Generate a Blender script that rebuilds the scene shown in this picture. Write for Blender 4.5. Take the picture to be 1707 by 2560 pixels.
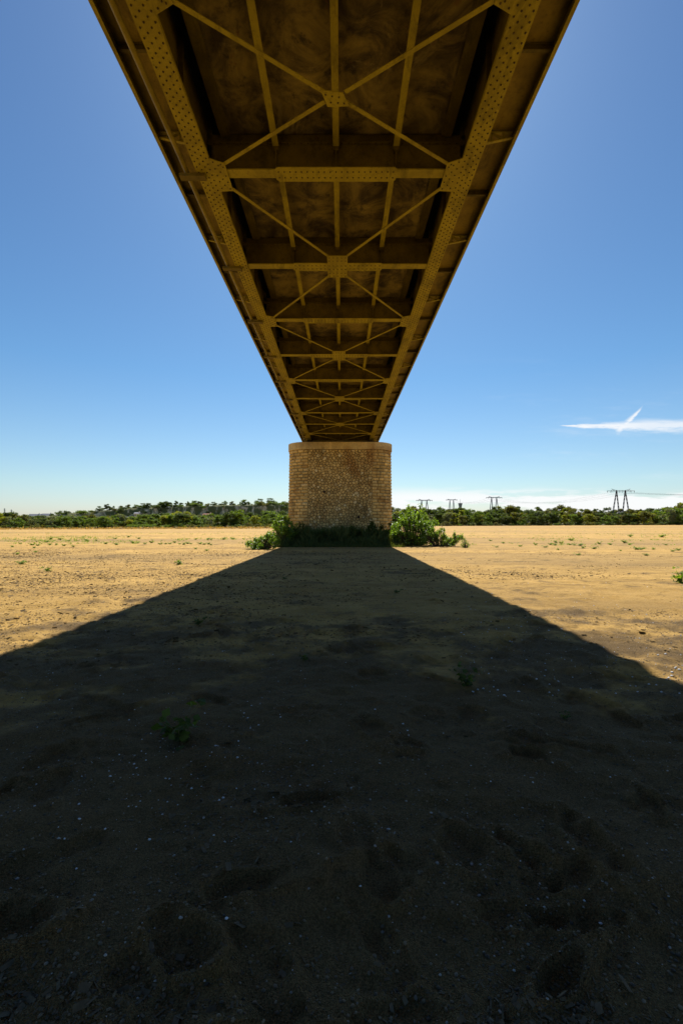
import bpy, math, random
import numpy as np
from mathutils import Vector

# ---------------------------------------------------------------- scene reset
for o in list(bpy.data.objects):
    bpy.data.objects.remove(o)
scene = bpy.context.scene
COL = scene.collection
R = math.radians
EYE = 1.85                     # camera height above the sand
FPX = 1137.8                   # focal length in photograph pixels

# ---------------------------------------------------------------- camera
cam_d = bpy.data.cameras.new('camera')
cam_d.sensor_fit = 'VERTICAL'
cam_d.sensor_height = 36.0
cam_d.lens = 16.0
cam_d.shift_y = 28 / 2560
cam_d.clip_start = 0.05
cam_d.clip_end = 20000
cam = bpy.data.objects.new('camera', cam_d)
cam.location = (0, 0, EYE)
cam.rotation_euler = (R(90), 0, 0)
COL.objects.link(cam)
scene.camera = cam

# ---------------------------------------------------------------- light
SUN_EL, SUN_AZ = R(52), R(1.8)
SUN_STRENGTH, SKY_STRENGTH, EXPOSURE = 5.0, 0.05, 0.9
sd = bpy.data.lights.new('sun', 'SUN')
sd.energy = SUN_STRENGTH
sd.angle = R(0.5)
sd.color = (1.0, 0.965, 0.91)
sun = bpy.data.objects.new('sun', sd)
to_sun = Vector((math.sin(SUN_AZ) * math.cos(SUN_EL), math.cos(SUN_AZ) * math.cos(SUN_EL), math.sin(SUN_EL)))
sun.rotation_euler = (-to_sun).to_track_quat('-Z', 'Y').to_euler()
sun.location = (0, 0, 60)
COL.objects.link(sun)

vs = scene.view_settings
vs.view_transform = 'Standard'
vs.look = 'None'
vs.exposure = EXPOSURE
vs.gamma = 1.0
vs.use_curve_mapping = False
scene.render.engine = 'CYCLES'
scene.render.resolution_x, scene.render.resolution_y = 682, 1024
scene.cycles.max_bounces = 8
scene.cycles.diffuse_bounces = 5
scene.cycles.transparent_max_bounces = 12

world = bpy.data.worlds.new('World')
scene.world = world
world.use_nodes = True
WT = world.node_tree
WT.nodes.clear()


class NT:
    """Small helper round a node tree."""
    def __init__(self, tree):
        self.t = tree

    def n(self, kind, **kw):
        nd = self.t.nodes.new(kind)
        for k, v in kw.items():
            setattr(nd, k, v)
        return nd

    def put(self, sock, v):
        if v is None:
            return
        if isinstance(v, bpy.types.NodeSocket):
            self.t.links.new(v, sock)
        elif isinstance(v, (tuple, list)) and len(v) == 3 and sock.type == 'RGBA':
            sock.default_value = (*v, 1)
        else:
            sock.default_value = v

    def m(self, op, a, b=None, c=None, clamp=False):
        nd = self.n('ShaderNodeMath', operation=op, use_clamp=clamp)
        for i, v in enumerate((a, b, c)):
            self.put(nd.inputs[i], v)
        return nd.outputs[0]

    def ramp(self, v, a, b, lo=0.0, hi=1.0, smooth=True):
        nd = self.n('ShaderNodeMapRange')
        nd.interpolation_type = 'SMOOTHSTEP' if smooth else 'LINEAR'
        for i, x in enumerate((v, a, b, lo, hi)):
            self.put(nd.inputs[i], x)
        return nd.outputs[0]

    def mix(self, f, a, b, mode='MIX'):
        nd = self.n('ShaderNodeMix', data_type='RGBA', blend_type=mode)
        self.put(nd.inputs[0], f)
        self.put(nd.inputs[6], a)
        self.put(nd.inputs[7], b)
        return nd.outputs[2]

    def noise(self, vec, scale, detail=4, rough=0.55, dist=0.0):
        nd = self.n('ShaderNodeTexNoise')
        self.put(nd.inputs['Vector'], vec)
        nd.inputs['Scale'].default_value = scale
        nd.inputs['Detail'].default_value = detail
        nd.inputs['Roughness'].default_value = rough
        nd.inputs['Distortion'].default_value = dist
        return nd.outputs[0]

    def vor(self, vec, scale, feature='F1', out=0):
        nd = self.n('ShaderNodeTexVoronoi', feature=feature)
        self.put(nd.inputs['Vector'], vec)
        nd.inputs['Scale'].default_value = scale
        return nd.outputs[out]

    def scaled(self, vec, s):
        nd = self.n('ShaderNodeVectorMath', operation='MULTIPLY')
        self.put(nd.inputs[0], vec)
        nd.inputs[1].default_value = s
        return nd.outputs[0]

    def comb(self, x, y, z):
        nd = self.n('ShaderNodeCombineXYZ')
        for i, v in enumerate((x, y, z)):
            self.put(nd.inputs[i], v)
        return nd.outputs[0]


w = NT(WT)
sky = w.n('ShaderNodeTexSky', sky_type='NISHITA')
sky.sun_disc = False
sky.sun_elevation = SUN_EL
sky.sun_rotation = SUN_AZ
sky.altitude = 60
sky.air_density = 1.0
sky.dust_density = 0.6
sky.ozone_density = 1.6
tc = w.n('ShaderNodeTexCoord')
sep = w.n('ShaderNodeSeparateXYZ')
WT.links.new(tc.outputs['Generated'], sep.inputs[0])
dx, dy, dz = sep.outputs
ay = w.m('MAXIMUM', w.m('ABSOLUTE', dy), 0.02)
U = w.m('DIVIDE', dx, ay)
V = w.m('DIVIDE', dz, ay)
uv = w.comb(w.m('MULTIPLY', U, 1.0), w.m('MULTIPLY', V, 6.0), 0.0)
nz = w.noise(uv, 7.0, 6, 0.62)
nz2 = w.noise(uv, 22.0, 5, 0.6)
wob = w.m('ADD', w.m('MULTIPLY', w.m('SUBTRACT', nz, 0.5), 0.020), w.m('MULTIPLY', w.m('SUBTRACT', nz2, 0.5), 0.012))
# long thin cirrus streak
wid = w.ramp(U, 0.470, 0.70, 0.003, 0.021)
band = w.m('SUBTRACT', 1.0, w.m('DIVIDE', w.m('ABSOLUTE', w.m('SUBTRACT', w.m('ADD', V, wob), 0.214)), wid), clamp=True)
streak = w.m('MULTIPLY', w.m('MULTIPLY', band, w.ramp(U, .47, .50)), w.ramp(nz2, 0.20, 0.62, 0.45, 1.0))
# its oblique tail
s = w.m('DIVIDE', w.m('SUBTRACT', U, 0.602), 0.058)
lin = w.m('ADD', 0.204, w.m('MULTIPLY', w.m('POWER', w.m('MAXIMUM', s, 0.0), 1.35), 0.052))
tw = w.ramp(s, -0.2, 1.05, 0.022, 0.004, False)
tail = w.m('SUBTRACT', 1.0, w.m('DIVIDE', w.m('ABSOLUTE', w.m('SUBTRACT', w.m('ADD', V, w.m('MULTIPLY', wob, 0.5)), lin)), tw), clamp=True)
tail = w.m('MULTIPLY', tail, w.m('MULTIPLY', w.ramp(s, -0.16, 0.22), w.m('MULTIPLY', w.ramp(s, 1.12, 0.75), w.ramp(nz2, 0.25, 0.6, .4, 1))))
# low bank of thin cloud towards the horizon
low_n = w.noise(w.comb(w.m('MULTIPLY', U, 1.0), w.m('MULTIPLY', V, 7.0), 3.7), 4.2, 6, 0.6)
low = w.m('MULTIPLY', w.ramp(w.m('SUBTRACT', low_n, w.m('MULTIPLY', w.ramp(V, 0.02, 0.075, 0.0, 1.0, False), 0.07)), 0.41, 0.50), w.m('MULTIPLY', w.ramp(V, 0.085, 0.055), w.ramp(U, 0.02, 0.14)))
# faint veil
veil = w.m('MULTIPLY', w.ramp(w.noise(uv, 2.6, 6, 0.65), 0.52, 0.80, 0.0, 0.22), w.m('MULTIPLY', w.ramp(V, 0.40, 0.22), w.ramp(U, 0.05, 0.5)))
streak = w.m('MULTIPLY', w.ramp(streak, 0.0, 0.85), w.ramp(U, .60, .68, 1.0, .8))
cl = w.m('MAXIMUM', w.m('MAXIMUM', streak, w.ramp(tail, 0.0, 0.9, 0.0, .95)), w.m('MAXIMUM', low, veil))
cl = w.m('MULTIPLY', cl, w.ramp(dz, -0.01, 0.012))
tint = w.n('ShaderNodeValToRGB')
ramp_el = tint.color_ramp.elements
ramp_el[0].position, ramp_el[0].color = 0.0, (.90, .95, 1.13, 1)
ramp_el[1].position, ramp_el[1].color = 0.70, (.46, .70, .94, 1)
for p_, c_ in ((0.08, (.84, .99, 1.05)), (0.30, (.55, .87, 1.06))):
    ramp_el.new(p_).color = (*c_, 1)
w.put(tint.inputs[0], dz)
clear = w.mix(1.0, sky.outputs[0], tint.outputs[0], 'MULTIPLY')
clear = w.mix(1.0, clear, (1.14, 1.14, 1.14), 'MULTIPLY')
skycol = w.mix(w.m('MULTIPLY', cl, 0.9), clear, (10.6, 10.7, 10.8))
bg = w.n('ShaderNodeBackground')
WT.links.new(skycol, bg.inputs[0])
bg.inputs[1].default_value = SKY_STRENGTH
wo = w.n('ShaderNodeOutputWorld')
WT.links.new(bg.outputs[0], wo.inputs[0])

# ---------------------------------------------------------------- materials
MAT = {}


def material(name):
    m = bpy.data.materials.new(name)
    m.use_nodes = True
    t = NT(m.node_tree)
    b = m.node_tree.nodes['Principled BSDF']
    MAT[name] = m
    return m, t, b


def coords(t, which='Object'):
    return t.n('ShaderNodeTexCoord').outputs[which]


def bump(t, b, h, strength, dist):
    nd = t.n('ShaderNodeBump')
    nd.inputs['Strength'].default_value = strength
    nd.inputs['Distance'].default_value = dist
    t.put(nd.inputs['Height'], h)
    t.t.links.new(nd.outputs[0], b.inputs['Normal'])


def worldpos(t):
    return t.n('ShaderNodeNewGeometry').outputs['Position']


def sand_material():
    m, t, b = material('sand')
    p = worldpos(t)
    flat = t.scaled(p, (0.35, 1.0, 1.0))
    big = t.noise(flat, 0.11, 6, 0.6)
    mid = t.noise(t.scaled(p, (0.6, 1, 1)), 0.9, 6, 0.62)
    fine = t.noise(p, 28, 4, 0.6)
    c = t.mix(t.ramp(mid, 0.3, 0.72), (0.385, 0.228, 0.056), (0.55, 0.335, 0.094))
    # grey silt bands, long across the river bed
    silt = t.ramp(t.noise(t.scaled(p, (0.16, 1.0, 1.0)), 0.14, 7, 0.68), 0.48, 0.62)
    c = t.mix(t.m('MULTIPLY', silt, 0.75), c, (0.30, 0.180, 0.052))
    far = t.ramp(t.noise(t.scaled(p, (0.022, 0.26, 1)), 0.14, 7, 0.66), 0.47, 0.58)
    c = t.mix(t.m('MULTIPLY', far, 0.6), c, (0.27, 0.175, 0.066))
    # coarse gravel patches
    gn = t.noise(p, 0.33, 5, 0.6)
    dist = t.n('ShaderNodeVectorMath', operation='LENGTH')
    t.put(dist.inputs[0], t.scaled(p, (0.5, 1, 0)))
    bed = t.ramp(dist.outputs['Value'], 11.0, 3.2, 0.0, 0.23, False)      # gravel round the viewer, darkened to imitate the deep bridge shade
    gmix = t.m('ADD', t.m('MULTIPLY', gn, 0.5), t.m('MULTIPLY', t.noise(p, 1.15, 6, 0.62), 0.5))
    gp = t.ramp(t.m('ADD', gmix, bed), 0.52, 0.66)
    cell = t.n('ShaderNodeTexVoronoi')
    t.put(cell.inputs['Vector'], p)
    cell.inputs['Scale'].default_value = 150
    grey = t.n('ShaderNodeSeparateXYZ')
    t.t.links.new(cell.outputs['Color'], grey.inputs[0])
    gcol = t.mix(grey.outputs[0], (0.024, 0.0142, 0.0055), (0.16, 0.102, 0.044))  # gravel tones lowered so they carry part of the bridge shade
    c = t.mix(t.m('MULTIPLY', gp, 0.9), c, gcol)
    # dry dark crust specks
    sp = t.ramp(t.noise(t.scaled(p, (0.5, 1, 1)), 6.0, 6, 0.75), 0.54, 0.63)
    pat = t.ramp(t.noise(flat, 0.22, 5, 0.6), 0.42, 0.58, 0.35, 1.0)
    c = t.mix(t.m('MULTIPLY', t.m('MULTIPLY', sp, pat), 0.72), c, (0.085, 0.056, 0.022))
    c = t.mix(t.ramp(fine, 0.35, 0.7, 0.0, 0.3), c, (0.16, 0.10, 0.036))
    st1 = t.ramp(t.noise(t.scaled(p, (0.28, 1, 1)), 1.5, 7, 0.72), 0.53, 0.64)
    c = t.mix(t.m('MULTIPLY', t.m('MULTIPLY', st1, t.ramp(gn, 0.40, 0.58, 0.25, 1)), 0.55), c, (0.125, 0.078, 0.028))
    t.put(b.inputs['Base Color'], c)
    b.inputs['Roughness'].default_value = 0.95
    b.inputs['Specular IOR Level'].default_value = 0.15
    h = t.m('ADD', t.m('MULTIPLY', t.noise(p, 9, 6, 0.65), 0.7), t.m('MULTIPLY', t.vor(p, 140), 0.30))
    bump(t, b, h, 0.9, 0.05)


def paint_material(name, base, grime, rust=True):
    m, t, b = material(name)
    p = worldpos(t)
    n1 = t.noise(p, 1.3, 6, 0.65)
    n2 = t.noise(p, 14, 5, 0.6)
    c = t.mix(t.ramp(n1, 0.36, 0.70), base, grime)
    stain = t.ramp(t.noise(t.scaled(p, (1, .35, 1)), 2.3, 7, 0.72, 0.7), 0.50, 0.66, 0, .6)
    c = t.mix(stain, c, tuple(0.45 * v for v in grime))
    c = t.mix(t.ramp(n2, 0.50, 0.75, 0.0, 0.5), c, tuple(0.5 * v for v in grime))
    chalk = t.m('MULTIPLY', t.ramp(t.noise(p, 1.7, 6, 0.75, 1.2), 0.63, 0.70), t.ramp(n2, 0.42, 0.6))
    c = t.mix(t.m('MULTIPLY', chalk, 0.55), c, tuple(1.5 * v + .03 for v in base))
    if rust:
        rr = t.m('MULTIPLY', t.ramp(t.noise(p, 3.1, 6, 0.7), 0.64, 0.72), t.ramp(t.noise(p, 24, 4, 0.6), 0.46, 0.60))
        c = t.mix(t.m('MULTIPLY', rr, 0.85), c, (0.13, 0.036, 0.012))
    t.put(b.inputs['Base Color'], c)
    b.inputs['Roughness'].default_value = 0.62
    b.inputs['Specular IOR Level'].default_value = 0.18
    bump(t, b, n2, 0.25, 0.01)


def slab_material():
    m, t, b = material('stained_concrete')
    p = worldpos(t)
    n1 = t.noise(p, 1.1, 7, 0.68, 0.6)
    n2 = t.noise(t.scaled(p, (1, .7, 1)), 4.2, 6, 0.65)
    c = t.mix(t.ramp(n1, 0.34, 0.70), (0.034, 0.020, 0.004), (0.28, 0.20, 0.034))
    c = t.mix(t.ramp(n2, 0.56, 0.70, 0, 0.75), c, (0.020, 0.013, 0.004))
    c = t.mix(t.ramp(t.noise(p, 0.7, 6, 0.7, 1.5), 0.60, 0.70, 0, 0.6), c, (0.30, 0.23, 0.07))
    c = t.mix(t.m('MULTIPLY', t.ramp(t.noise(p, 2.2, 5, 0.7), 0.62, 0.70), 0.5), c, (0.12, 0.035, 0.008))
    t.put(b.inputs['Base Color'], c)
    b.inputs['Roughness'].default_value = 0.95
    bump(t, b, t.m('ADD', n2, t.m('MULTIPLY', t.noise(p, 26, 5, 0.6), 0.4)), 0.6, 0.03)


def simple(name, col, rough=0.8, scale=3.0, dark=0.6, bumpd=0.0):
    m, t, b = material(name)
    p = worldpos(t)
    n1 = t.noise(p, scale, 6, 0.65)
    t.put(b.inputs['Base Color'], t.mix(t.ramp(n1, 0.3, 0.72), tuple(dark * v for v in col), col))
    b.inputs['Roughness'].default_value = rough
    b.inputs['Specular IOR Level'].default_value = 0.2
    if bumpd:
        bump(t, b, t.noise(p, scale * 6, 5, 0.6), 0.7, bumpd)
    return m


def stone_material(name, tones, stain=True):
    m, t, b = material(name)
    p = worldpos(t)
    oi = t.n('ShaderNodeObjectInfo').outputs['Random']
    isl = t.n('ShaderNodeNewGeometry').outputs['Random Per Island']
    rnd = t.m('FRACT', t.m('ADD', oi, t.m('MULTIPLY', isl, 7.31)))
    c = t.mix(rnd, tones[0], tones[1])
    c = t.mix(t.ramp(t.m('FRACT', t.m('MULTIPLY', rnd, 13.7)), 0.88, 0.99, 0, 0.8, False), c, tones[2])
    n1 = t.noise(p, 9, 6, 0.65)
    c = t.mix(t.ramp(n1, 0.4, 0.75, 0, 0.55), c, tuple(0.5 * v for v in tones[0]))
    if stain:
        big = t.noise(p, 0.30, 5, 0.6, 0.8)
        c = t.mix(t.ramp(big, 0.48, 0.68, 0, 0.75), c, (0.26, 0.120, 0.026), 'MIX')
        green = t.noise(t.scaled(p, (0.6, 1, 0.35)), 0.55, 5, 0.65)
        c = t.mix(t.ramp(green, 0.55, 0.70, 0, 0.6), c, (0.12, 0.086, 0.030))
    t.put(b.inputs['Base Color'], c)
    b.inputs['Roughness'].default_value = 0.92
    bump(t, b, t.noise(p, 22, 6, 0.7), 0.7, 0.03)


def leaf_material(name, c1, c2, trans=0.45, rough=0.75):
    m = bpy.data.materials.new(name)
    m.use_nodes = True
    MAT[name] = m
    t = NT(m.node_tree)
    m.node_tree.nodes.clear()
    isl = t.n('ShaderNodeNewGeometry').outputs['Random Per Island']
    oi = t.n('ShaderNodeObjectInfo').outputs['Random']
    c = t.mix(isl, c1, c2)
    c = t.mix(t.m('MULTIPLY', oi, 0.35), c, tuple(0.55 * (a + b) * f for a, b, f in zip(c1, c2, (0.72, 0.62, 0.6))))
    d = t.n('ShaderNodeBsdfPrincipled')
    t.put(d.inputs['Base Color'], c)
    d.inputs['Roughness'].default_value = rough
    d.inputs['Specular IOR Level'].default_value = 0.35
    tr = t.n('ShaderNodeBsdfTranslucent')
    t.put(tr.inputs[0], t.mix(1.0, c, (1.7, 1.6, 0.45), 'MULTIPLY'))
    mx = t.n('ShaderNodeMixShader')
    mx.inputs[0].default_value = trans
    t.t.links.new(d.outputs[0], mx.inputs[1])
    t.t.links.new(tr.outputs[0], mx.inputs[2])
    o = t.n('ShaderNodeOutputMaterial')
    t.t.links.new(mx.outputs[0], o.inputs[0])


sand_material()
OCH = (0.32, 0.25, 0.010)
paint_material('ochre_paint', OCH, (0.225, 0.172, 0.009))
paint_material('shaded_ochre_paint', (0.135, 0.096, 0.006), (0.068, 0.047, 0.004))  # ochre copy darkened for webs and recesses, their shade painted in
paint_material('plate_paint', (0.25, 0.17, 0.013), (0.15, 0.10, 0.010))
simple('dirty_rivet', (0.075, 0.045, 0.008), 0.7, 8)
slab_material()
simple('asphalt', (0.05, 0.05, 0.05), 0.9, 6)
simple('pipe_paint', (0.25, 0.185, 0.012), 0.6, 2)
simple('black_bearing', (0.05, 0.04, 0.025), 0.6, 4)
stone_material('rubble_stone', ((0.38, 0.258, 0.088), (0.72, 0.525, 0.205), (0.84, 0.71, 0.40)))
stone_material('ashlar_stone', ((0.45, 0.31, 0.105), (0.76, 0.55, 0.21), (0.80, 0.64, 0.32)))
stone_material('cap_stone', ((0.52, 0.38, 0.155), (0.66, 0.49, 0.21), (0.68, 0.54, 0.27)), True)
simple('mortar', (0.115, 0.075, 0.030), 0.95, 6, 0.5, 0.02)
simple('old_iron', (0.06, 0.035, 0.02), 0.7, 9)
leaf_material('leaf_shrub', (0.035, 0.085, 0.010), (0.20, 0.31, 0.04), 0.5, 0.4)
leaf_material('leaf_sprout', (0.10, 0.18, 0.02), (0.20, 0.27, 0.05), 0.45)
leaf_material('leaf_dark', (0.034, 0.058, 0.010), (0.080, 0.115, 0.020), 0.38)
leaf_material('leaf_olive', (0.070, 0.078, 0.013), (0.135, 0.138, 0.025), 0.38)
leaf_material('leaf_yellow', (0.135, 0.165, 0.012), (0.225, 0.245, 0.024), 0.45)
leaf_material('leaf_grey', (0.10, 0.125, 0.062), (0.18, 0.21, 0.11), 0.35)
leaf_material('leaf_green', (0.060, 0.105, 0.013), (0.125, 0.185, 0.025), 0.42)
leaf_material('grass_blade', (0.045, 0.075, 0.018), (0.12, 0.14, 0.045), 0.4)
leaf_material('dry_grass', (0.24, 0.15, 0.055), (0.40, 0.26, 0.10), 0.3)
simple('bark', (0.10, 0.075, 0.05), 0.9, 5)
simple('stem', (0.14, 0.13, 0.05), 0.8, 20)
simple('white_pebble', (0.60, 0.60, 0.60), 0.6, 30, 0.8)
simple('tan_pebble', (0.12, 0.088, 0.05), 0.8, 30, 0.6)
def grain_material():
    m, t, b = material('gravel_grain')
    isl = t.n('ShaderNodeNewGeometry').outputs['Random Per Island']
    c = t.mix(isl, (0.028, 0.018, 0.008), (0.18, 0.125, 0.065))
    c = t.mix(t.ramp(t.m('FRACT', t.m('MULTIPLY', isl, 37.3)), 0.90, 1.0), c, (0.34, 0.31, 0.27))
    t.put(b.inputs['Base Color'], c)
    b.inputs['Roughness'].default_value = 0.7


grain_material()
simple('dry_debris', (0.15, 0.097, 0.040), 0.9, 12, 0.5)
simple('pylon_steel', (0.10, 0.10, 0.11), 0.6, 1)
simple('far_steel', (0.36, 0.36, 0.38), 0.6, 1)
simple('wire', (0.22, 0.22, 0.24), 0.6, 1)
simple('tower_concrete', (0.36, 0.35, 0.33), 0.9, 0.4)
simple('house_wall', (0.66, 0.60, 0.50), 0.9, 0.6, 0.85)
simple('house_roof', (0.34, 0.15, 0.10), 0.85, 2)
simple('slate_roof', (0.22, 0.22, 0.25), 0.7, 2)
simple('window_glass', (0.05, 0.06, 0.07), 0.15, 2)


def hill_material():
    m, t, b = material('hill')
    g = t.n('ShaderNodeNewGeometry')
    p = g.outputs['Position']
    sz = t.n('ShaderNodeSeparateXYZ')
    t.t.links.new(g.outputs['Normal'], sz.inputs[0])
    n1 = t.noise(t.scaled(p, (1, 1, 0.5)), 0.14, 6, 0.65)
    rock = t.mix(t.ramp(t.noise(p, 0.35, 6, 0.7), 0.35, 0.68), (0.26, 0.21, 0.11), (0.78, 0.66, 0.42))
    veg = t.mix(n1, (0.06, 0.075, 0.02), (0.17, 0.165, 0.05))
    f = t.m('MULTIPLY', t.ramp(sz.outputs[2], 0.72, 0.52), t.ramp(n1, 0.49, 0.56))
    t.put(b.inputs['Base Color'], t.mix(f, veg, rock))
    b.inputs['Roughness'].default_value = 0.95


hill_material()
simple('bank_soil', (0.10, 0.095, 0.035), 0.95, 0.2, 0.5)

# ---------------------------------------------------------------- mesh helpers
rng = np.random.default_rng(7)
random.seed(7)


def hash2(ix, iy, seed):
    h = (ix.astype(np.int64) * 374761393 + iy.astype(np.int64) * 668265263 + seed * 974711) & 0xFFFFFFFF
    h = ((h ^ (h >> 13)) * 1274126177) & 0xFFFFFFFF
    return ((h ^ (h >> 16)) & 0xFFFF) / 65535.0


def vnoise(x, y, seed=0):
    x0, y0 = np.floor(x), np.floor(y)
    fx, fy = x - x0, y - y0
    fx, fy = fx * fx * (3 - 2 * fx), fy * fy * (3 - 2 * fy)
    a, b = hash2(x0, y0, seed), hash2(x0 + 1, y0, seed)
    c, d = hash2(x0, y0 + 1, seed), hash2(x0 + 1, y0 + 1, seed)
    return (a * (1 - fx) + b * fx) * (1 - fy) + (c * (1 - fx) + d * fx) * fy - 0.5


def fbm(x, y, seed=0, oct=4):
    v, a = 0, 1.0
    for i in range(oct):
        v = v + a * vnoise(x * 2 ** i, y * 2 ** i, seed + i)
        a *= 0.5
    return v


def link(name, mesh, mat, parent=None, label=None, cat=None, group=None, kind=None, smooth=False):
    o = bpy.data.objects.new(name, mesh)
    COL.objects.link(o)
    if mesh is not None and mat is not None and not mesh.materials:
        mesh.materials.append(MAT[mat])
    if smooth and mesh is not None:
        mesh.polygons.foreach_set('use_smooth', [True] * len(mesh.polygons))
    if parent is not None:
        o.parent = parent
    tag(o, label, cat, group, kind)
    return o


def tag(o, label=None, cat=None, group=None, kind=None):
    for k, v in (('label', label), ('category', cat), ('group', group), ('kind', kind)):
        if v:
            o[k] = v
    return o


def thing(name, label, cat, loc=(0, 0, 0), group=None):
    o = bpy.data.objects.new(name, None)
    o.empty_display_size = 0.2
    COL.objects.link(o)
    o.location = loc
    return tag(o, label, cat, group)


def copy_tree(o, parent=None):
    c = o.copy()
    COL.objects.link(c)
    c.parent = parent
    for ch in o.children:
        copy_tree(ch, c)
    return c


def mesh_np(name, v, f):
    """Fast mesh from an (n,3) array and an (m,k) array of same-size faces."""
    me = bpy.data.meshes.new(name)
    v = np.asarray(v, dtype=np.float32)
    f = np.asarray(f, dtype=np.int32)
    me.vertices.add(len(v))
    me.vertices.foreach_set('co', v.ravel())
    k = f.shape[1]
    me.loops.add(f.size)
    me.loops.foreach_set('vertex_index', f.ravel())
    me.polygons.add(len(f))
    me.polygons.foreach_set('loop_start', np.arange(0, f.size, k, dtype=np.int32))
    me.update(calc_edges=True)
    me.validate()
    return me


class MB:
    def __init__(self):
        self.v, self.f = [], []

    def add(self, vs, fs):
        o = len(self.v)
        self.v += [tuple(p) for p in vs]
        self.f += [tuple(i + o for i in q) for q in fs]
        return self

    def box(self, x0, x1, y0, y1, z0, z1):
        p = [(x, y, z) for z in (z0, z1) for y in (y0, y1) for x in (x0, x1)]
        return self.add(p, [(0, 2, 3, 1), (4, 5, 7, 6), (0, 1, 5, 4), (2, 6, 7, 3), (0, 4, 6, 2), (1, 3, 7, 5)])

    def prism(self, poly, z0, z1):
        """Extrude an xy polygon (ccw from above)."""
        n = len(poly)
        p = [(x, y, z0) for x, y in poly] + [(x, y, z1) for x, y in poly]
        f = [tuple(reversed(range(n))), tuple(range(n, 2 * n))]
        f += [(i, (i + 1) % n, n + (i + 1) % n, n + i) for i in range(n)]
        return self.add(p, f)

    def bar(self, a, b, wdt, hgt, up=(0, 0, 1)):
        a, b, up = Vector(a), Vector(b), Vector(up)
        d = (b - a).normalized()
        s = d.cross(up).normalized() * (wdt / 2)
        u = s.cross(d).normalized() * (hgt / 2)
        p = [q + i * s + j * u for q in (a, b) for i, j in ((-1, -1), (1, -1), (1, 1), (-1, 1))]
        return self.add(p, [(0, 1, 2, 3), (7, 6, 5, 4), (0, 4, 5, 1), (1, 5, 6, 2), (2, 6, 7, 3), (3, 7, 4, 0)])

    def tube(self, pts, radii, n=8):
        pts = [Vector(p) for p in pts]
        ring = []
        for i, p in enumerate(pts):
            d = (pts[min(i + 1, len(pts) - 1)] - pts[max(i - 1, 0)]).normalized()
            ref = Vector((0, 0, 1)) if abs(d.z) < 0.9 else Vector((1, 0, 0))
            s = d.cross(ref).normalized()
            u = s.cross(d)
            ring.append([p + (s * math.cos(k * 2 * math.pi / n) + u * math.sin(k * 2 * math.pi / n)) * radii[i] for k in range(n)])
        v = [q for r in ring for q in r]
        f = []
        for i in range(len(pts) - 1):
            for k in range(n):
                f.append((i * n + k, i * n + (k + 1) % n, (i + 1) * n + (k + 1) % n, (i + 1) * n + k))
        f.append(tuple(reversed(range(n))))
        f.append(tuple(range((len(pts) - 1) * n, len(pts) * n)))
        return self.add(v, f)

    def mesh(self, name='m'):
        me = bpy.data.meshes.new(name)
        me.from_pydata(self.v, [], self.f)
        me.update()
        return me

    def build(self, name, mat, parent=None, **kw):
        return link(name, self.mesh(name), mat, parent, **kw)


def rivets(pts, r=0.021, h=0.016):
    """Rivet heads hanging under the points."""
    P = np.asarray(pts, dtype=float)
    n = len(P)
    a = np.arange(6) * math.pi / 3
    base = np.stack([np.cos(a) * r, np.sin(a) * r, np.zeros(6)], 1)
    top = np.stack([np.cos(a) * r * .6, np.sin(a) * r * .6, np.full(6, -h)], 1)
    loc = np.concatenate([base, top])
    v = (P[:, None, :] + loc[None]).reshape(-1, 3)
    q = [(i, i + 6, (i + 1) % 6 + 6, (i + 1) % 6) for i in range(6)] + [(6, 11, 10, 9), (6, 9, 8, 7)]
    f = (np.arange(n)[:, None, None] * 12 + np.array(q)[None]).reshape(-1, 4)
    return mesh_np('rivets', v, f)


def gz(x, y):
    """Broad height of the river bed."""
    x, y = np.asarray(x, float), np.asarray(y, float)
    t = np.clip((y - 60) / 200, 0, 1)
    t = t * t * (3 - 2 * t)
    z = t * (-0.62 + 0.0042 * np.clip(x, -260, 320))
    return z


def ground_pt(px, py):
    """Point of the sand seen at a pixel of the photograph."""
    Y = FPX * EYE / (py - 1308)
    for _ in range(6):
        X = (px - 852) / FPX * Y
        Y = FPX * (EYE - float(gz(X, Y))) / (py - 1308)
    return X, Y, float(gz(X, Y))


def at(px, py, Y):
    return (px - 852) / FPX * Y, Y, EYE + (1308 - py) / FPX * Y


# ---------------------------------------------------------------- ground
def footprints(x, y):
    z = np.zeros_like(x)
    r = np.random.default_rng(21)
    for i in range(270):
        fy = 1.4 + 13 * r.random() ** 1.3
        fx = (r.random() - 0.5) * (2.4 + fy * 1.7)
        a = r.random() * 6.283
        L, W = r.uniform(.12, .36), r.uniform(.05, .13)
        dep = r.uniform(.010, .036)
        m = (np.abs(x - fx) < .7) & (np.abs(y - fy) < .7)
        if not m.any():
            continue
        ex, ey = x[m] - fx, y[m] - fy
        u = (ex * math.cos(a) + ey * math.sin(a)) / L
        v = (-ex * math.sin(a) + ey * math.cos(a)) / W
        q = np.sqrt(u * u + v * v) + 0.9 * vnoise(ex * 6 + i, ey * 6, i) + 0.45 * vnoise(ex * 17 + i, ey * 17, i)
        z[m] += -dep * np.exp(-(q / .85) ** 6) + dep * .75 * np.exp(-((q - 1.2) / .26) ** 2)
    return z


def ground_height(x, y):
    r = np.hypot(x, y)
    near = np.clip(1.25 - r / 30, 0, 1)
    z = gz(x, y)
    z = z + 0.026 * fbm(x / 5.5, y / 5.5, 3, 3) * np.clip(1.3 - r / 160, 0.1, 1)
    z = z + near * (0.055 * fbm(x / .55, y / .40, 9, 3) + 0.020 * fbm(x / .10, y / .10, 14, 2))
    z = z + 0.022 * np.clip(vnoise(x / 1.4, y / .5, 31), 0, 1) * np.clip(1.4 - r / 60, 0, 1)
    return z + footprints(x, y)


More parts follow.
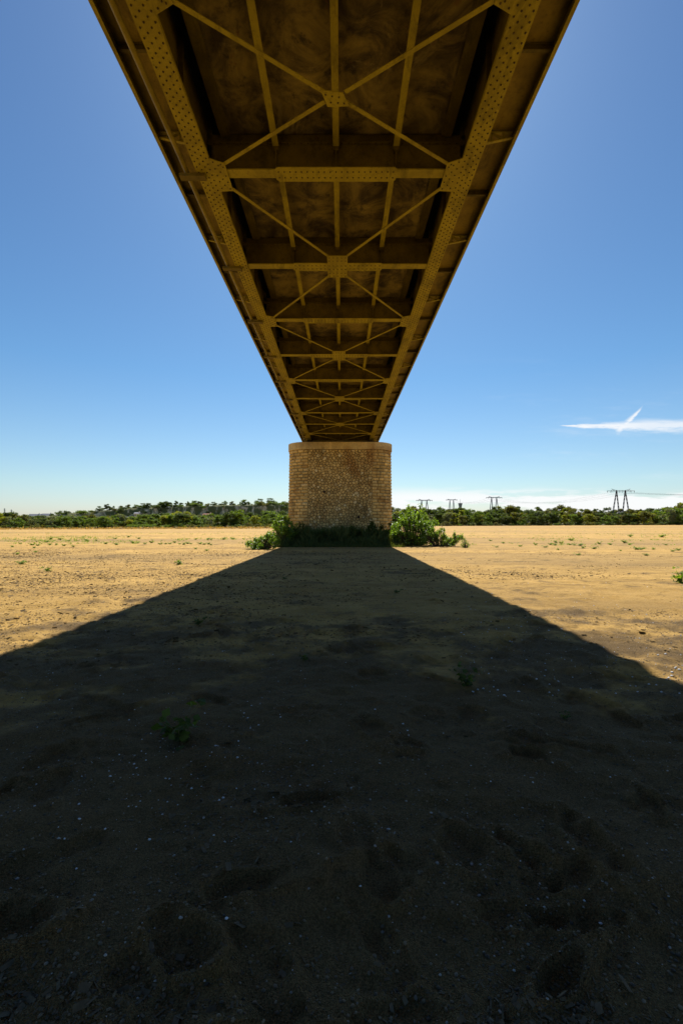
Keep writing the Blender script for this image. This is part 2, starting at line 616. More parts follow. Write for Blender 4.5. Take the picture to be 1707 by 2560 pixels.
def build_ground():
    rad = [0.02, 0.4, 0.8]
    q = 1.1
    while q < 60:
        rad.append(q)
        q *= 1.0085
    while q < 6000:
        rad.append(q)
        q *= 1.045
    rad = np.array(rad)
    fa = np.arange(-50, 50.01, 0.25)
    ba = np.arange(56, 304.1, 6)
    ang = np.radians(np.concatenate([fa, ba]))
    A, Rr = np.meshgrid(ang, rad)
    x, y = np.sin(A) * Rr, np.cos(A) * Rr
    z = ground_height(x, y)
    v = np.stack([x, y, z], -1).reshape(-1, 3)
    na, nr = len(ang), len(rad)
    i = np.arange(nr - 1)[:, None] * na
    k = np.arange(na)[None]
    k2 = (k + 1) % na
    f = np.stack([i + k, i + k2, i + na + k2, i + na + k], -1).reshape(-1, 4)[:, ::-1]
    me = mesh_np('ground', v, f)
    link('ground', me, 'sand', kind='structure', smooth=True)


build_ground()

# ---------------------------------------------------------------- bridge
BX = -0.13                     # bridge axis
ZB = 8.33 + EYE                # underside of the main girders
PANEL, Y1 = 3.93, 10.88        # floor beam spacing, floor beam no. 1
N0, N1 = -9, 10                # floor beams of the span overhead
NEXT = 22                      # last floor beam of the span behind the pier


def yb(n):
    return Y1 + PANEL * (n - 1)


bridge = thing('girder_bridge', 'ochre riveted steel girder bridge deck passing overhead to the stone pier', 'bridge', (BX, 0, 0))
YS, YE = yb(N0) - 1.2, yb(NEXT) + 1.2

# main girders -------------------------------------------------------------
for sx in (-1, 1):
    gx = 3.10 * sx
    mb = MB()
    mb.box(gx - .21, gx + .21, YS, YE, ZB + .012, ZB + .05)          # flange
    mb.box(gx - .13, gx - .012, YS, YE, ZB + .05, ZB + .068)          # flange angles
    mb.box(gx + .012, gx + .13, YS, YE, ZB + .05, ZB + .068)
    mb.box(gx - .028, gx - .0115, YS, YE, ZB + .068, ZB + .17)
    mb.box(gx + .0115, gx + .028, YS, YE, ZB + .068, ZB + .17)
    mb.box(gx - .2, gx + .2, YS, YE, ZB + 1.75, ZB + 1.79)
    g = mb.build('main_girder', 'ochre_paint', bridge)
    MB().box(gx - .011, gx + .011, YS, YE, ZB + .051, ZB + 1.749).build('girder_web', 'shaded_ochre_paint', g)
    # cover plates that step along the flange
    for a, b, wd in ((YS, yb(-3) + .7, .19), (yb(-3) + .706, yb(1) + 2.05, .20), (yb(1) + 2.056, yb(3) + 1.1, .195), (yb(3) + 1.106, yb(5) + .8, .185), (yb(5) + .806, YE, .18)):
        c = .07
        poly = [(gx - wd + c, a), (gx + wd - c, a), (gx + wd, a + c), (gx + wd, b - c), (gx + wd - c, b), (gx - wd + c, b), (gx - wd, b - c), (gx - wd, a + c)]
        MB().prism(poly, ZB - .010, ZB + .011).build('cover_plate', 'ochre_paint', g)
    pts = []
    yy = yb(-2)
    k = 0
    while yy < yb(N1) - .3:
        for col in ((-.145, .05) if k % 2 else (-.05, .145)):
            pts.append((gx + col, yy, ZB - .011))
        yy += .083
        k += 1
    link('rivets', rivets(pts, .020), 'dirty_rivet', g, kind='stuff')
    # web stiffeners
    st = MB()
    for n in range(N0, NEXT + 1):
        for off in (0, PANEL / 2):
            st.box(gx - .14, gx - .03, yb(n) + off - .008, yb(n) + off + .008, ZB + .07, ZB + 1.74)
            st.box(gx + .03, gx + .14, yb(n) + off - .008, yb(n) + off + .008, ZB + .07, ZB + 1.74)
    st.build('web_stiffeners', 'shaded_ochre_paint', g, kind='stuff')

# floor beams --------------------------------------------------------------
fb = MB()
fb.box(-3.08, 3.08, -.008, .008, .05, .95)
fb.box(-2.895, 2.895, -.13, .13, .02, .048)
fb.box(-3.06, 3.06, -.10, -.0085, .70, .715)
fb.box(-3.06, 3.06, .0085, .10, .70, .715)
fb.box(-3.06, 3.06, -.022, -.0085, .715, .82)
fb.box(-3.06, 3.06, .0085, .022, .715, .82)
FBM = fb.mesh('floor_beam')
sp = MB().prism([(-1.44, -.16), (-1.38, -.22), (1.38, -.22), (1.44, -.16), (1.44, .16), (1.38, .22), (-1.38, .22), (-1.44, .16)], -.001, .019)
SPM = sp.mesh('splice_plate')
SPR = rivets([(x, s * .09, -.0015) for x in np.arange(-1.36, 1.37, .136) for s in (-1, 1)], .020)
WBR = rivets([(x, -.06, .70) for x in np.arange(-2.9, 2.91, .16)], .018)
for m_, t_ in ((FBM, 'shaded_ochre_paint'), (SPM, 'ochre_paint'), (SPR, 'dirty_rivet'), (WBR, 'dirty_rivet')):
    m_.materials.append(MAT[t_])
lower = MB().box(-2.885, 2.885, -.131, .131, .0195, .0485).mesh('bottom_flange')
lower.materials.append(MAT['ochre_paint'])
for n in range(N0, NEXT + 1):
    f = link('floor_beam', FBM, None, bridge)
    f.location = (0, yb(n), ZB)
    link('bottom_flange', lower, None, f)
    link('splice_plate', SPM, None, f)
    if n <= N1:
        link('rivets', SPR, None, f, kind='stuff')
        link('rivets', WBR, None, f, kind='stuff')

# stringers ----------------------------------------------------------------
L = PANEL
sm = MB()
sm.box(-.07, .07, .14, L - .14, .57, .588)
sm.box(-.007, .007, .01, L - .01, .588, .93)
STM = sm.mesh('stringer')
STM.materials.append(MAT['ochre_paint'])
KNM = []
for a, b in ((.012, .14), (L - .14, L - .012)):
    km = MB().prism([(-.01, a), (.01, a), (.01, b), (-.01, b)], .05, .49).box(-.06, .06, a, b, .489, .5685).mesh('end_bracket')
    km.materials.append(MAT['shaded_ochre_paint'])
    KNM.append(km)
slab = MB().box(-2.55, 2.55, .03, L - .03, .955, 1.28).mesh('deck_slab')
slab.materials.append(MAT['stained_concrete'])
ledge = MB().box(-.08, .08, .05, L - .05, .86, 1.27)
ledge.box(-.16, -.0805, .05, L - .05, .875, .895)
LDM = ledge.mesh('edge_stringer')
LDM.materials.append(MAT['shaded_ochre_paint'])
walk = MB().box(-.56, .56, .004, L - .004, 1.05, 1.085)
WKM = walk.mesh('walkway_plate')
WKM.materials.append(MAT['plate_paint'])
rib = MB().box(-.54, .54, -.05, .05, 1.028, 1.0485).box(-.54, .54, -.006, .006, .93, 1.028).box(-.54, .54, -.035, .035, .915, .9295).mesh('walkway_rib')
rib.materials.append(MAT['shaded_ochre_paint'])
for n in range(N0, NEXT):
    for x in (-1.42, 0, 1.42):
        o = link('stringer', STM, None, bridge)
        o.location = (x, yb(n), ZB)
        for km in KNM:
            link('end_bracket', km, None, o)
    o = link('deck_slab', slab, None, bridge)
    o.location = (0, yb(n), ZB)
    for sx in (-1, 1):
        o = link('edge_stringer', LDM, None, bridge)
        o.location = (2.66 * sx, yb(n), ZB)
        o.scale.x = sx
        o = link('walkway_plate', WKM, None, bridge)
        o.location = (3.70 * sx, yb(n), ZB)
        o = link('walkway_rib', rib, None, bridge)
        o.location = (3.72 * sx, yb(n) + L / 2, ZB)

# cantilever brackets under the walkways ------------------------------------
br = MB()
br.bar((.03, 0, .66), (1.12, 0, .885), .07, .03)
br.bar((.03, 0, 1.005), (1.10, 0, 1.005), .07, .03)
for a, b in (((.28, 0, .72), (.28, 0, .99)), ((.28, 0, .99), (.62, 0, .79)), ((.62, 0, .79), (.62, 0, .99)), ((.62, 0, .99), (.9, 0, .85)), ((.9, 0, .85), (.9, 0, .99))):
    br.bar(a, b, .05, .022, (0, 1, 0))
BRM = br.mesh('walkway_bracket')
BRM.materials.append(MAT['ochre_paint'])
for n in range(N0, NEXT + 1):
    for sx in (-1, 1):
        o = link('walkway_bracket', BRM, None, bridge)
        o.location = (3.10 * sx, yb(n), ZB)
        o.scale.x = sx

# fascia beams at the deck edges ---------------------------------------------
for sx in (-1, 1):
    mb = MB()
    xo = 4.29 * sx
    xi = 4.21 * sx
    mb.box(min(xo, xi), max(xo, xi), YS, YE, ZB + .80, ZB + .818)
    a, b = sorted((xo, xo - .016 * sx))
    mb.box(a, b, YS, YE, ZB + .818, ZB + 1.36)
    a, b = sorted((xo - .017 * sx, xo - .11 * sx))
    mb.box(a, b, YS, YE, ZB + 1.30, ZB + 1.318)
    mb.build('fascia_beam', 'ochre_paint', bridge)

# roadway and kerbs on top -----------------------------------------------------
MB().box(-3.085, 3.085, YS, YE, ZB + 1.285, ZB + 1.40).build('roadway', 'asphalt', bridge)
for sx in (-1, 1):
    a, b = sorted((3.14 * sx, 4.27 * sx))
    MB().box(a, b, YS, YE, ZB + 1.32, ZB + 1.42).build('walkway_paving', 'stained_concrete', bridge)

# lateral bracing ----------------------------------------------------------
MIDY = (yb(0) + yb(1)) / 2


def gusset(poly, y, sx=1, rv=()):
    p = [(x * sx, yy) for x, yy in poly]
    if sx < 0:
        p = p[::-1]
    me = MB().prism(p, -.012, .009)
    o = me.build('gusset_plate', 'ochre_paint', bridge)
    o.location = (0, y, ZB)
    if len(rv):
        link('rivets', rivets([(x * sx, yy, -.013) for x, yy in rv], .019), 'dirty_rivet', o, kind='stuff')
    return o


def diagonal(a, b):
    d = (Vector((*b, 0)) - Vector((*a, 0))).normalized()
    sdv = Vector((-d.y, d.x, 0))
    mb = MB()
    A, B = Vector((*a, ZB + .020)), Vector((*b, ZB + .020))
    mb.bar(A, B, .082, .014)
    off = sdv * .034 * (1 if sdv.y > 0 else -1)
    up = Vector((0, 0, .044))
    dg = mb.build('diagonal_brace', 'ochre_paint', bridge)
    MB().bar(A + off + up, B + off + up, .012, .072).build('upright_leg', 'shaded_ochre_paint', dg)


side = [(2.90, -.50), (2.90, .54), (2.575, .52), (2.575, -.35)][::-1]
side_rv = [(2.83, -.40), (2.83, -.2), (2.83, 0), (2.83, .2), (2.83, .42), (2.73, -.3), (2.73, -.1), (2.73, .12), (2.73, .32), (2.63, -.25), (2.63, 0.02), (2.63, .22), (2.63, .44), (2.67, -.33)]
for n in range(N0, N1 + 1):
    is_side = (n % 2 == 1) if n >= 1 else (n % 2 == 0)
    if is_side:
        for sx in (-1, 1):
            flip = 1 if n >= 1 else -1
            poly = [(x, y * flip) for x, y in side]
            if flip < 0:
                poly = poly[::-1]
            gusset(poly, yb(n), sx, [(x, y * flip) for x, y in side_rv])
    else:
        gusset([(-.32, -.64), (.32, -.64), (.32, .60), (-.32, .60)], yb(n), 1,
               [(x, y) for x in (-.26, -.13, 0, .13, .26) for y in (-.54, -.37, -.1, .1, .33, .5)])
# crossing at mid span
gusset([(-.27, -.17), (.16, -.11), (.28, .17), (-.15, .18)], MIDY, 1, [(-.18, -.08), (-.05, -.05), (.08, -.03), (-.08, .08), (.06, .09), (.18, .1)])
for sx in (-1, 1):
    diagonal((.20 * sx, MIDY + .1), (2.60 * sx, yb(1) - .30))
    diagonal((.20 * sx, MIDY - .1), (2.60 * sx, yb(0) + .30))
    for n in range(1, N1):
        if n % 2 == 1:
            diagonal((2.60 * sx, yb(n) + .47), (.29 * sx, yb(n + 1) - .58))
        else:
            diagonal((.29 * sx, yb(n) + .55), (2.60 * sx, yb(n + 1) - .31))
    for n in range(N0, 0):
        if n % 2 == 0:
            diagonal((2.60 * sx, yb(n) + .31), (.29 * sx, yb(n + 1) - .58))
        else:
            diagonal((.29 * sx, yb(n) + .55), (2.60 * sx, yb(n + 1) - .47))

# pipe on the left, with its hangers ------------------------------------------
MB().tube([(-3.56, YS, ZB + .065), (-3.56, YE, ZB + .065)], [.055, .055], 14).build('service_pipe', 'pipe_paint', bridge, smooth=False)
hb = MB().box(-.34, .27, -.075, .075, -.085, -.075).box(-.34, .27, -.085, -.0755, -.085, -.018).box(-.34, .27, .0755, .085, -.085, -.018)
HBM = hb.mesh('pipe_hanger')
HBM.materials.append(MAT['shaded_ochre_paint'])
for n in range(N0, NEXT + 1):
    o = link('pipe_hanger', HBM, None, bridge)
    o.location = (-3.38, yb(n), ZB)

# bearings and end cross frame --------------------------------------------------
for sx in (-1, 1):
    mb = MB().box(3.10 * sx - .3, 3.10 * sx + .3, yb(10) - .4, yb(10) + .4, 9.79, 9.90).box(3.10 * sx - .22, 3.10 * sx + .22, yb(10) - .25, yb(10) + .25, 9.901, 10.10)
    mb.box(3.10 * sx - .32, 3.10 * sx + .32, yb(10) - .45, yb(10) + .45, 10.101, ZB - .012)
    mb.build('bearing', 'black_bearing', bridge)

# ---------------------------------------------------------------- pier
PYF, PYC, PRAD = 44.4, 46.25, 1.85
PZT = 9.06
pier = thing('stone_pier', 'tall rounded stone pier of rubble and ashlar carrying the bridge', 'bridge pier', (BX, 0, 0))
BAT = 0.016                     # batter per metre


def plan(s, out=0.0):
    """Right half of the front outline: s in metres from the axis along the face and round the nose."""
    if s <= 3.25:
        return s, PYF - out
    a = (s - 3.25) / PRAD
    return 3.25 + math.sin(a) * (PRAD + out), PYC - math.cos(a) * (PRAD + out)


mb = MB()
ring = []
for z in (-0.8, PZT):
    out = BAT * (PZT - z) - .03
    half = [plan(s, out) for s in [0, 3.25] + [3.25 + math.pi * PRAD * k / 16 for k in range(1, 17)]]
    back = [(0, PYC + PRAD + out)]
    loop = half + back + [(-x, y) for x, y in half[::-1][:-1]]
    ring.append([(x, y, z) for x, y in loop])
n = len(ring[0])
mb.add(ring[0] + ring[1], [(i, (i + 1) % n, n + (i + 1) % n, n + i) for i in range(n)] + [tuple(range(n, 2 * n))])
mb.build('pier_core', 'mortar', pier)

# ashlar courses on the rounded ends
NC = 31
CH = (PZT + .35) / NC
back_mb = MB()


def ashlar(sx, s0, s1, z0, z1, mbx, proud):
    ns, nz_ = 5, 3
    g = .016
    s0, s1, z0, z1 = s0 + g, s1 - g, z0 + g * .8, z1 - g * .8
    vs_, fs = [], []
    for j in range(nz_ + 1):
        for i in range(ns + 1):
            edge = i in (0, ns) or j in (0, nz_)
            fi = [0, .10, .36, .66, .90, 1][i]
            fj = [0, .24, .76, 1][j]
            zz = z0 + (z1 - z0) * fj
            x, y = plan(s0 + (s1 - s0) * fi, BAT * (PZT - zz) + (-.025 if edge else proud * random.uniform(.6, 1.25)))
            vs_.append((x * sx, y, zz))
    for j in range(nz_):
        for i in range(ns):
            a = j * (ns + 1) + i
            q = (a, a + 1, a + ns + 2, a + ns + 1)
            fs.append(q if sx > 0 else q[::-1])
    mbx.add(vs_, fs)


QUO = []
for sx in (-1, 1):
    for c in range(NC):
        z0 = -.35 + c * CH
        st = 3.13
        QUO.append((sx, z0, z0 + CH, st))
        s_ = st
        lim = 3.25 + math.pi / 2 * PRAD + .15
        while s_ < lim - .2:
            e = s_ + (random.uniform(.55, .85) if s_ > st or c % 2 else random.uniform(.35, .5))
            mb = MB()
            ashlar(sx, s_ - (.012 if s_ == st else 0), e, z0, z0 + CH, mb, .055)
            mb.build('stone_block', 'ashlar_stone', pier)
            s_ = e
        while s_ < 3.25 + math.pi * PRAD:
            e = s_ + random.uniform(.6, .9)
            ashlar(sx, s_, e, z0, z0 + CH, back_mb, .035)
            s_ = e
back_mb.build('rear_stone_blocks', 'ashlar_stone', pier, kind='stuff')


def quoin_limit(sx, z):
    for q in QUO:
        if q[0] == sx and q[1] <= z < q[2]:
            return q[3]
    return 3.1


# rubble face: clipped Voronoi cells
def clip(poly, a, b, c):
    """keep a*x+b*y<=c"""
    out = []
    for i in range(len(poly)):
        p, q = poly[i], poly[(i + 1) % len(poly)]
        dp, dq = a * p[0] + b * p[1] - c, a * q[0] + b * q[1] - c
        if dp <= 0:
            out.append(p)
        if dp * dq < 0:
            t = dp / (dp - dq)
            out.append((p[0] + t * (q[0] - p[0]), p[1] + t * (q[1] - p[1])))
    return out


seeds = []
step = .30
row = 0
zz = -.2
while zz < PZT + .1:
    xx = -3.4 + (step / 2 if row % 2 else 0)
    while xx < 3.4:
        seeds.append((xx + random.uniform(-.115, .115), zz + random.uniform(-.10, .10)))
        xx += step * random.uniform(.85, 1.2)
    zz += step * .80
    row += 1
S = np.array(seeds)
cells = []
for i, (x, z) in enumerate(seeds):
    lo, hi = -quoin_limit(-1, z), quoin_limit(1, z)
    if not (lo - .25 < x < hi + .25):
        continue
    poly = [(x - .5, z - .5), (x + .5, z - .5), (x + .5, z + .5), (x - .5, z + .5)]
    poly = clip(poly, 1, 0, hi + .004)
    poly = clip(poly, -1, 0, -lo + .004)
    poly = clip(poly, 0, 1, PZT - .01)
    near = np.argsort((S[:, 0] - x) ** 2 + (S[:, 1] - z) ** 2)[1:14]
    for j in near:
        ax, az = S[j, 0] - x, S[j, 1] - z
        poly = clip(poly, ax, az, ax * (S[j, 0] + x) / 2 + az * (S[j, 1] + z) / 2)
        if len(poly) < 3:
            break
    if len(poly) < 3:
        continue
    area = .5 * abs(sum(poly[k][0] * poly[(k + 1) % len(poly)][1] - poly[(k + 1) % len(poly)][0] * poly[k][1] for k in range(len(poly))))
    if area > .003:
        cells.append((area, poly))


def rubble(poly, mbx):
    n = len(poly)
    cx, cz = sum(p[0] for p in poly) / n, sum(p[1] for p in poly) / n
    pr = random.uniform(.03, .075)
    vs_ = []
    for sc, d in ((None, -.03), (.80, pr * .75), (.45, pr)):
        for k, (x, z) in enumerate(poly):
            if sc is None:
                rr = math.hypot(x - cx, z - cz)
                f = max(.55, 1 - .019 / max(rr, .04))
            else:
                f = sc * random.uniform(.93, 1.07)
            xx, z2 = cx + (x - cx) * f, cz + (z - cz) * f
            vs_.append((xx, PYF - BAT * (PZT - z2) - d + random.uniform(-.006, .006), z2))
    fs = []
    for r_ in range(2):
        for k in range(n):
            fs.append((r_ * n + k, r_ * n + (k + 1) % n, (r_ + 1) * n + (k + 1) % n, (r_ + 1) * n + k))
    fs.append(tuple(range(2 * n, 3 * n)))
    mbx.add(vs_, fs)


cells.sort(key=lambda c: -c[0])
rest = MB()
for i, (area, poly) in enumerate(cells):
    if i < 300:
        mb = MB()
        rubble(poly, mb)
        mb.build('stone', 'rubble_stone', pier)
    else:
        rubble(poly, rest)
rest.build('small_rubble_stones', 'rubble_stone', pier, kind='stuff')

# cap of dressed slabs
CO = .13
xs = [-3.25]
while xs[-1] < 3.2:
    xs.append(min(3.25, xs[-1] + random.uniform(.72, .98)))
    if 3.25 - xs[-1] < .35:
        xs[-1] = 3.25


def bevel_prism(poly, z0, z1, b=.02):
    n = len(poly)
    cx, cy = sum(p[0] for p in poly) / n, sum(p[1] for p in poly) / n

    def ins(p):
        d = math.hypot(p[0] - cx, p[1] - cy)
        f = 1 - b / d
        return cx + (p[0] - cx) * f, cy + (p[1] - cy) * f
    lv = [[(*ins(p), z0) for p in poly], [(*p, z0 + b) for p in poly], [(*p, z1 - b) for p in poly], [(*ins(p), z1) for p in poly]]
    v = [q for l in lv for q in l]
    f = [tuple(reversed(range(n))), tuple(range(3 * n, 4 * n))]
    for r_ in range(3):
        f += [(r_ * n + i, r_ * n + (i + 1) % n, (r_ + 1) * n + (i + 1) % n, (r_ + 1) * n + i) for i in range(n)]
    return MB().add(v, f)


for a, b in zip(xs[:-1], xs[1:]):
    bevel_prism([(a + .005, PYF - CO), (b - .005, PYF - CO), (b - .005, PYC + PRAD + CO), (a + .005, PYC + PRAD + CO)], PZT + .004, PZT + .71 + random.uniform(-.008, .004)).build('cap_stone', 'cap_stone', pier)
for sx in (-1, 1):
    for a0, a1 in ((0, 62), (62, 118), (118, 180)):
        arc = [(3.255 + math.sin(R(a)) * (PRAD + CO), PYC - math.cos(R(a)) * (PRAD + CO)) for a in np.linspace(a0 + .3, a1 - .3, 7)]
        poly = [(3.255, PYC)] + arc
        if sx < 0:
            poly = [(-x, y) for x, y in poly][::-1]
        bevel_prism(poly, PZT + .004, PZT + .71, .015).build('cap_stone', 'cap_stone', pier)
# two iron anchor plates
for x, z in ((-1.55, 4.9), (1.80, 2.45)):
    MB().prism([(.13 * math.cos(k * .785), .13 * math.sin(k * .785)) for k in range(8)], 0, .09).build('iron_anchor', 'old_iron', pier).matrix_local = \
        __import__('mathutils').Matrix.Translation((x, PYF - BAT * (PZT - z) - .05, z)) @ __import__('mathutils').Matrix.Rotation(R(90), 4, 'X')

# ---------------------------------------------------------------- foliage helpers
def leaf_faces(c, size, r, flat=0.3):
    """Folded rhombic leaves, centres c (n,3), sizes (n,)."""
    n = len(c)
    d = r.normal(size=(n, 3))
    d[:, 2] *= .7
    d /= np.linalg.norm(d, axis=1)[:, None]
    nn = r.normal(size=(n, 3))
    nn[:, 2] += flat
    s = np.cross(d, nn)
    s /= np.linalg.norm(s, axis=1)[:, None] + 1e-6
    up = np.cross(s, d)
    L = size[:, None]
    a, b = c - d * L * .5, c + d * L * .5
    l, q = c + s * L * .36 + up * L * .10, c - s * L * .36 + up * L * .10
    v = np.stack([a, l, b, q], 1).reshape(-1, 3)
    f = np.arange(4 * n).reshape(-1, 4)
    return v, f


def crown_points(r, n, blobs, spread=.12):
    """Points near the skins of ellipsoid clumps (cx,cy,cz,rx,ry,rz)."""
    B = np.array(blobs)
    wgt = (B[:, 3] * B[:, 5])
    pick = r.choice(len(B), n, p=wgt / wgt.sum())
    d = r.normal(size=(n, 3))
    d /= np.linalg.norm(d, axis=1)[:, None]
    rad = r.random(n) ** .45 * (1 + spread * r.normal(size=n))
    return B[pick, :3] + d * rad[:, None] * B[pick, 3:6]


def make_tree_meshes(seed, H, W, n, leaf, kind):
    r = np.random.default_rng(seed)
    blobs = []
    if kind == 'tall':
        for k in range(16):
            z = H * r.uniform(.16, .93)
            w_ = W * .5 * (1 - abs(z / H - .5) * 1.1)
            a = r.random() * 6.28
            q = w_ * r.random() ** .5 * .8
            blobs.append((math.cos(a) * q, math.sin(a) * q, z, W * .17, W * .17, H * .09))
    elif kind == 'bush':
        for k in range(12):
            a = r.random() * 6.28
            q = W * .42 * r.random() ** .5
            z = H * r.uniform(.15, .75) * (1 - (q / (W * .6)) ** 2 * .5)
            blobs.append((math.cos(a) * q, math.sin(a) * q, z, W * .19, W * .19, H * .22))
    else:
        for k in range(22):
            a = r.random() * 6.28
            zf = r.uniform(.16, .90)
            prof = math.sin(math.pi * min(1, .12 + zf * .86)) ** .6
            q = W * .42 * prof * r.random() ** .5
            rr = r.uniform(.11, .20)
            blobs.append((math.cos(a) * q, math.sin(a) * q, H * zf, W * rr, W * rr, H * rr * .62))
    pts = crown_points(r, n, blobs)
    pts[:, 2] = np.clip(pts[:, 2], H * .03, None)
    v, f = leaf_faces(pts, leaf * r.uniform(.6, 1.35, n), r)
    crown = mesh_np('crown', v, f)
    t = MB()
    lean = r.normal(0, .03, 2) * H
    t.tube([(0, 0, -.4), (lean[0] * .3, lean[1] * .3, H * .25), (lean[0] * .7, lean[1] * .7, H * .55), (lean[0], lean[1], H * .85)], [H * .024, H * .019, H * .012, H * .003], 7)
    for k in range(6):
        b = blobs[k]
        z0 = H * r.uniform(.15, .45)
        t.tube([(lean[0] * .4, lean[1] * .4, z0), (b[0] * .55, b[1] * .55, (z0 + b[2]) * .52), (b[0], b[1], b[2])], [H * .010, H * .007, H * .002], 5)
    tm = t.mesh('trunk')
    tm.materials.append(MAT['bark'])
    return crown, tm


PROTO = {}
for kind, mats in (('round', ('leaf_dark', 'leaf_green', 'leaf_olive', 'leaf_grey', 'leaf_yellow')), ('tall', ('leaf_yellow', 'leaf_green', 'leaf_dark')), ('bush', ('leaf_dark', 'leaf_olive', 'leaf_green'))):
    for mname in mats:
        for v_ in range(2 if kind != 'round' else 3):
            sd_ = hash((kind, mname, v_)) % 1000 if False else (len(PROTO) * 17 + 5)
            if kind == 'bush':
                c_, t_ = make_tree_meshes(sd_, 1.0, 1.5, 900, .11, kind)
            elif kind == 'tall':
                c_, t_ = make_tree_meshes(sd_, 1.0, .55, 1700, .055, kind)
            else:
                c_, t_ = make_tree_meshes(sd_, 1.0, .85, 2600, .052, kind)
            c_.materials.append(MAT[mname])
            PROTO[(kind, mname, v_)] = (c_, t_)

NAMES = {'round': 'broadleaf_tree', 'tall': 'poplar_tree', 'bush': 'bush'}


def plant_tree(kind, mname, loc, h, wscale, label, group):
    c_, t_ = PROTO[(kind, mname, random.randrange(3 if kind == 'round' else 2))]
    o = thing(NAMES[kind], label, 'bush' if kind == 'bush' else 'tree', loc, group)
    o.rotation_euler.z = random.uniform(0, 6.28)
    o.scale = (h * wscale, h * wscale, h)
    link('trunk', t_, None, o)
    link('crown', c_, None, o)
    return o


# ---------------------------------------------------------------- far banks
def sheet(name, fx, xs_, ys_, mat):
    X, Yg = np.meshgrid(xs_, ys_)
    Z = fx(X, Yg)
    v = np.stack([X, Yg, Z], -1).reshape(-1, 3)
    nx, ny = len(xs_), len(ys_)
    i = np.arange(ny - 1)[:, None] * nx
    k = np.arange(nx - 1)[None]
    f = np.stack([i + k, i + k + 1, i + nx + k + 1, i + nx + k], -1).reshape(-1, 4)
    return link(name, mesh_np(name, v, f), mat, kind='structure', smooth=False)


def bank_z(x, y):
    t = np.clip((y - 352) / 120, 0, 1)
    return gz(x, y) - .4 + 7.0 * t * t * (3 - 2 * t) + np.clip((y - 500) / 500, 0, 1) * 8


sheet('far_bank_terrain', bank_z, np.linspace(15, 900, 60), np.concatenate([np.linspace(350, 500, 24), np.linspace(540, 2500, 20)]), 'bank_soil')

RIDGE = np.array([(-700, 4), (-420, 6), (-290, 8.2), (-250, 11.0), (-225, 13.2), (-200, 16.2), (-165, 18.2), (-130, 19.6), (-90, 20.4), (-40, 20.4), (20, 15), (70, 9), (110, 2)])


def hill_z(x, y):
    top = np.interp(x, RIDGE[:, 0], RIDGE[:, 1])
    edge = 398 + 14 * fbm(x / 45, x * 0, 5, 3) + 7 * fbm(x / 11, x * 0, 8, 2)
    u = y - edge
    talus = np.clip((u + 34) / 34, 0, 1) ** 1.4 * top * .28
    cliff = np.clip(u / (4.5 + 5 * np.abs(fbm(x / 16, x * 0 + 3, 12, 2))), 0, 1)
    cliff = cliff * cliff * (3 - 2 * cliff)
    back = np.clip(u / 160, 0, 1) * 2.0
    z = -1.2 + talus + cliff * top * .66 + back
    return z + .9 * fbm(x / 7, y / 7, 40, 3) * np.clip((u + 30) / 20, 0, 1)


sheet('cliff_hillside', hill_z, np.linspace(-700, 110, 330), np.concatenate([np.linspace(352, 440, 75), np.linspace(450, 900, 20)]), 'hill')


def field_z(x, y):
    return -2 + 26 * np.clip((y - 700) / 700, 0, 1) + 3 * fbm(x / 120, y / 120, 51, 2)


simple('vine_field', (0.16, 0.17, 0.05), 0.95, 0.05, 0.6)
sheet('distant_hill', field_z, np.linspace(-1700, -150, 60), np.linspace(700, 1600, 30), 'vine_field')

KL = {'leaf_dark': 'dark green', 'leaf_green': 'mid green', 'leaf_olive': 'olive green', 'leaf_grey': 'grey green', 'leaf_yellow': 'yellowish green'}


def lab(kind, m, where):
    return f"{KL[m]} {'low bush' if kind == 'bush' else 'slender tree' if kind == 'tall' else 'rounded tree'} {where}"


def zone_right(px):
    for lim, tx in ((1000, 'close beside the pier'), (1100, 'below the pylon nearest the pier'), (1185, 'below the water tower'), (1280, 'below the second pylon from the right'), (1370, 'just right of the second pylon'),
                    (1450, 'midway between the two right pylons'), (1505, 'just left of the large pylon'), (1590, 'below the large pylon'), (1650, 'just right of the large pylon')):
        if px < lim:
            return tx
    return 'at the right picture edge'


def zone_left(px):
    for lim, tx in ((40, 'at the left picture edge'), (100, 'below the two thin masts'), (170, 'near the grey roofs'), (240, 'where the cliff begins'), (300, 'left of the small pale house'), (370, 'beside the small pale house'),
                    (440, 'below the middle of the cliff'), (500, 'below the highest cliff top trees'), (570, 'near the red roofed house'), (630, 'between red roofed house and pier')):
        if px < lim:
            return tx
    return 'close beside the pier'


def weighted(opts):
    ks, ws = zip(*opts)
    return random.choices(ks, ws)[0]


random.seed(11)
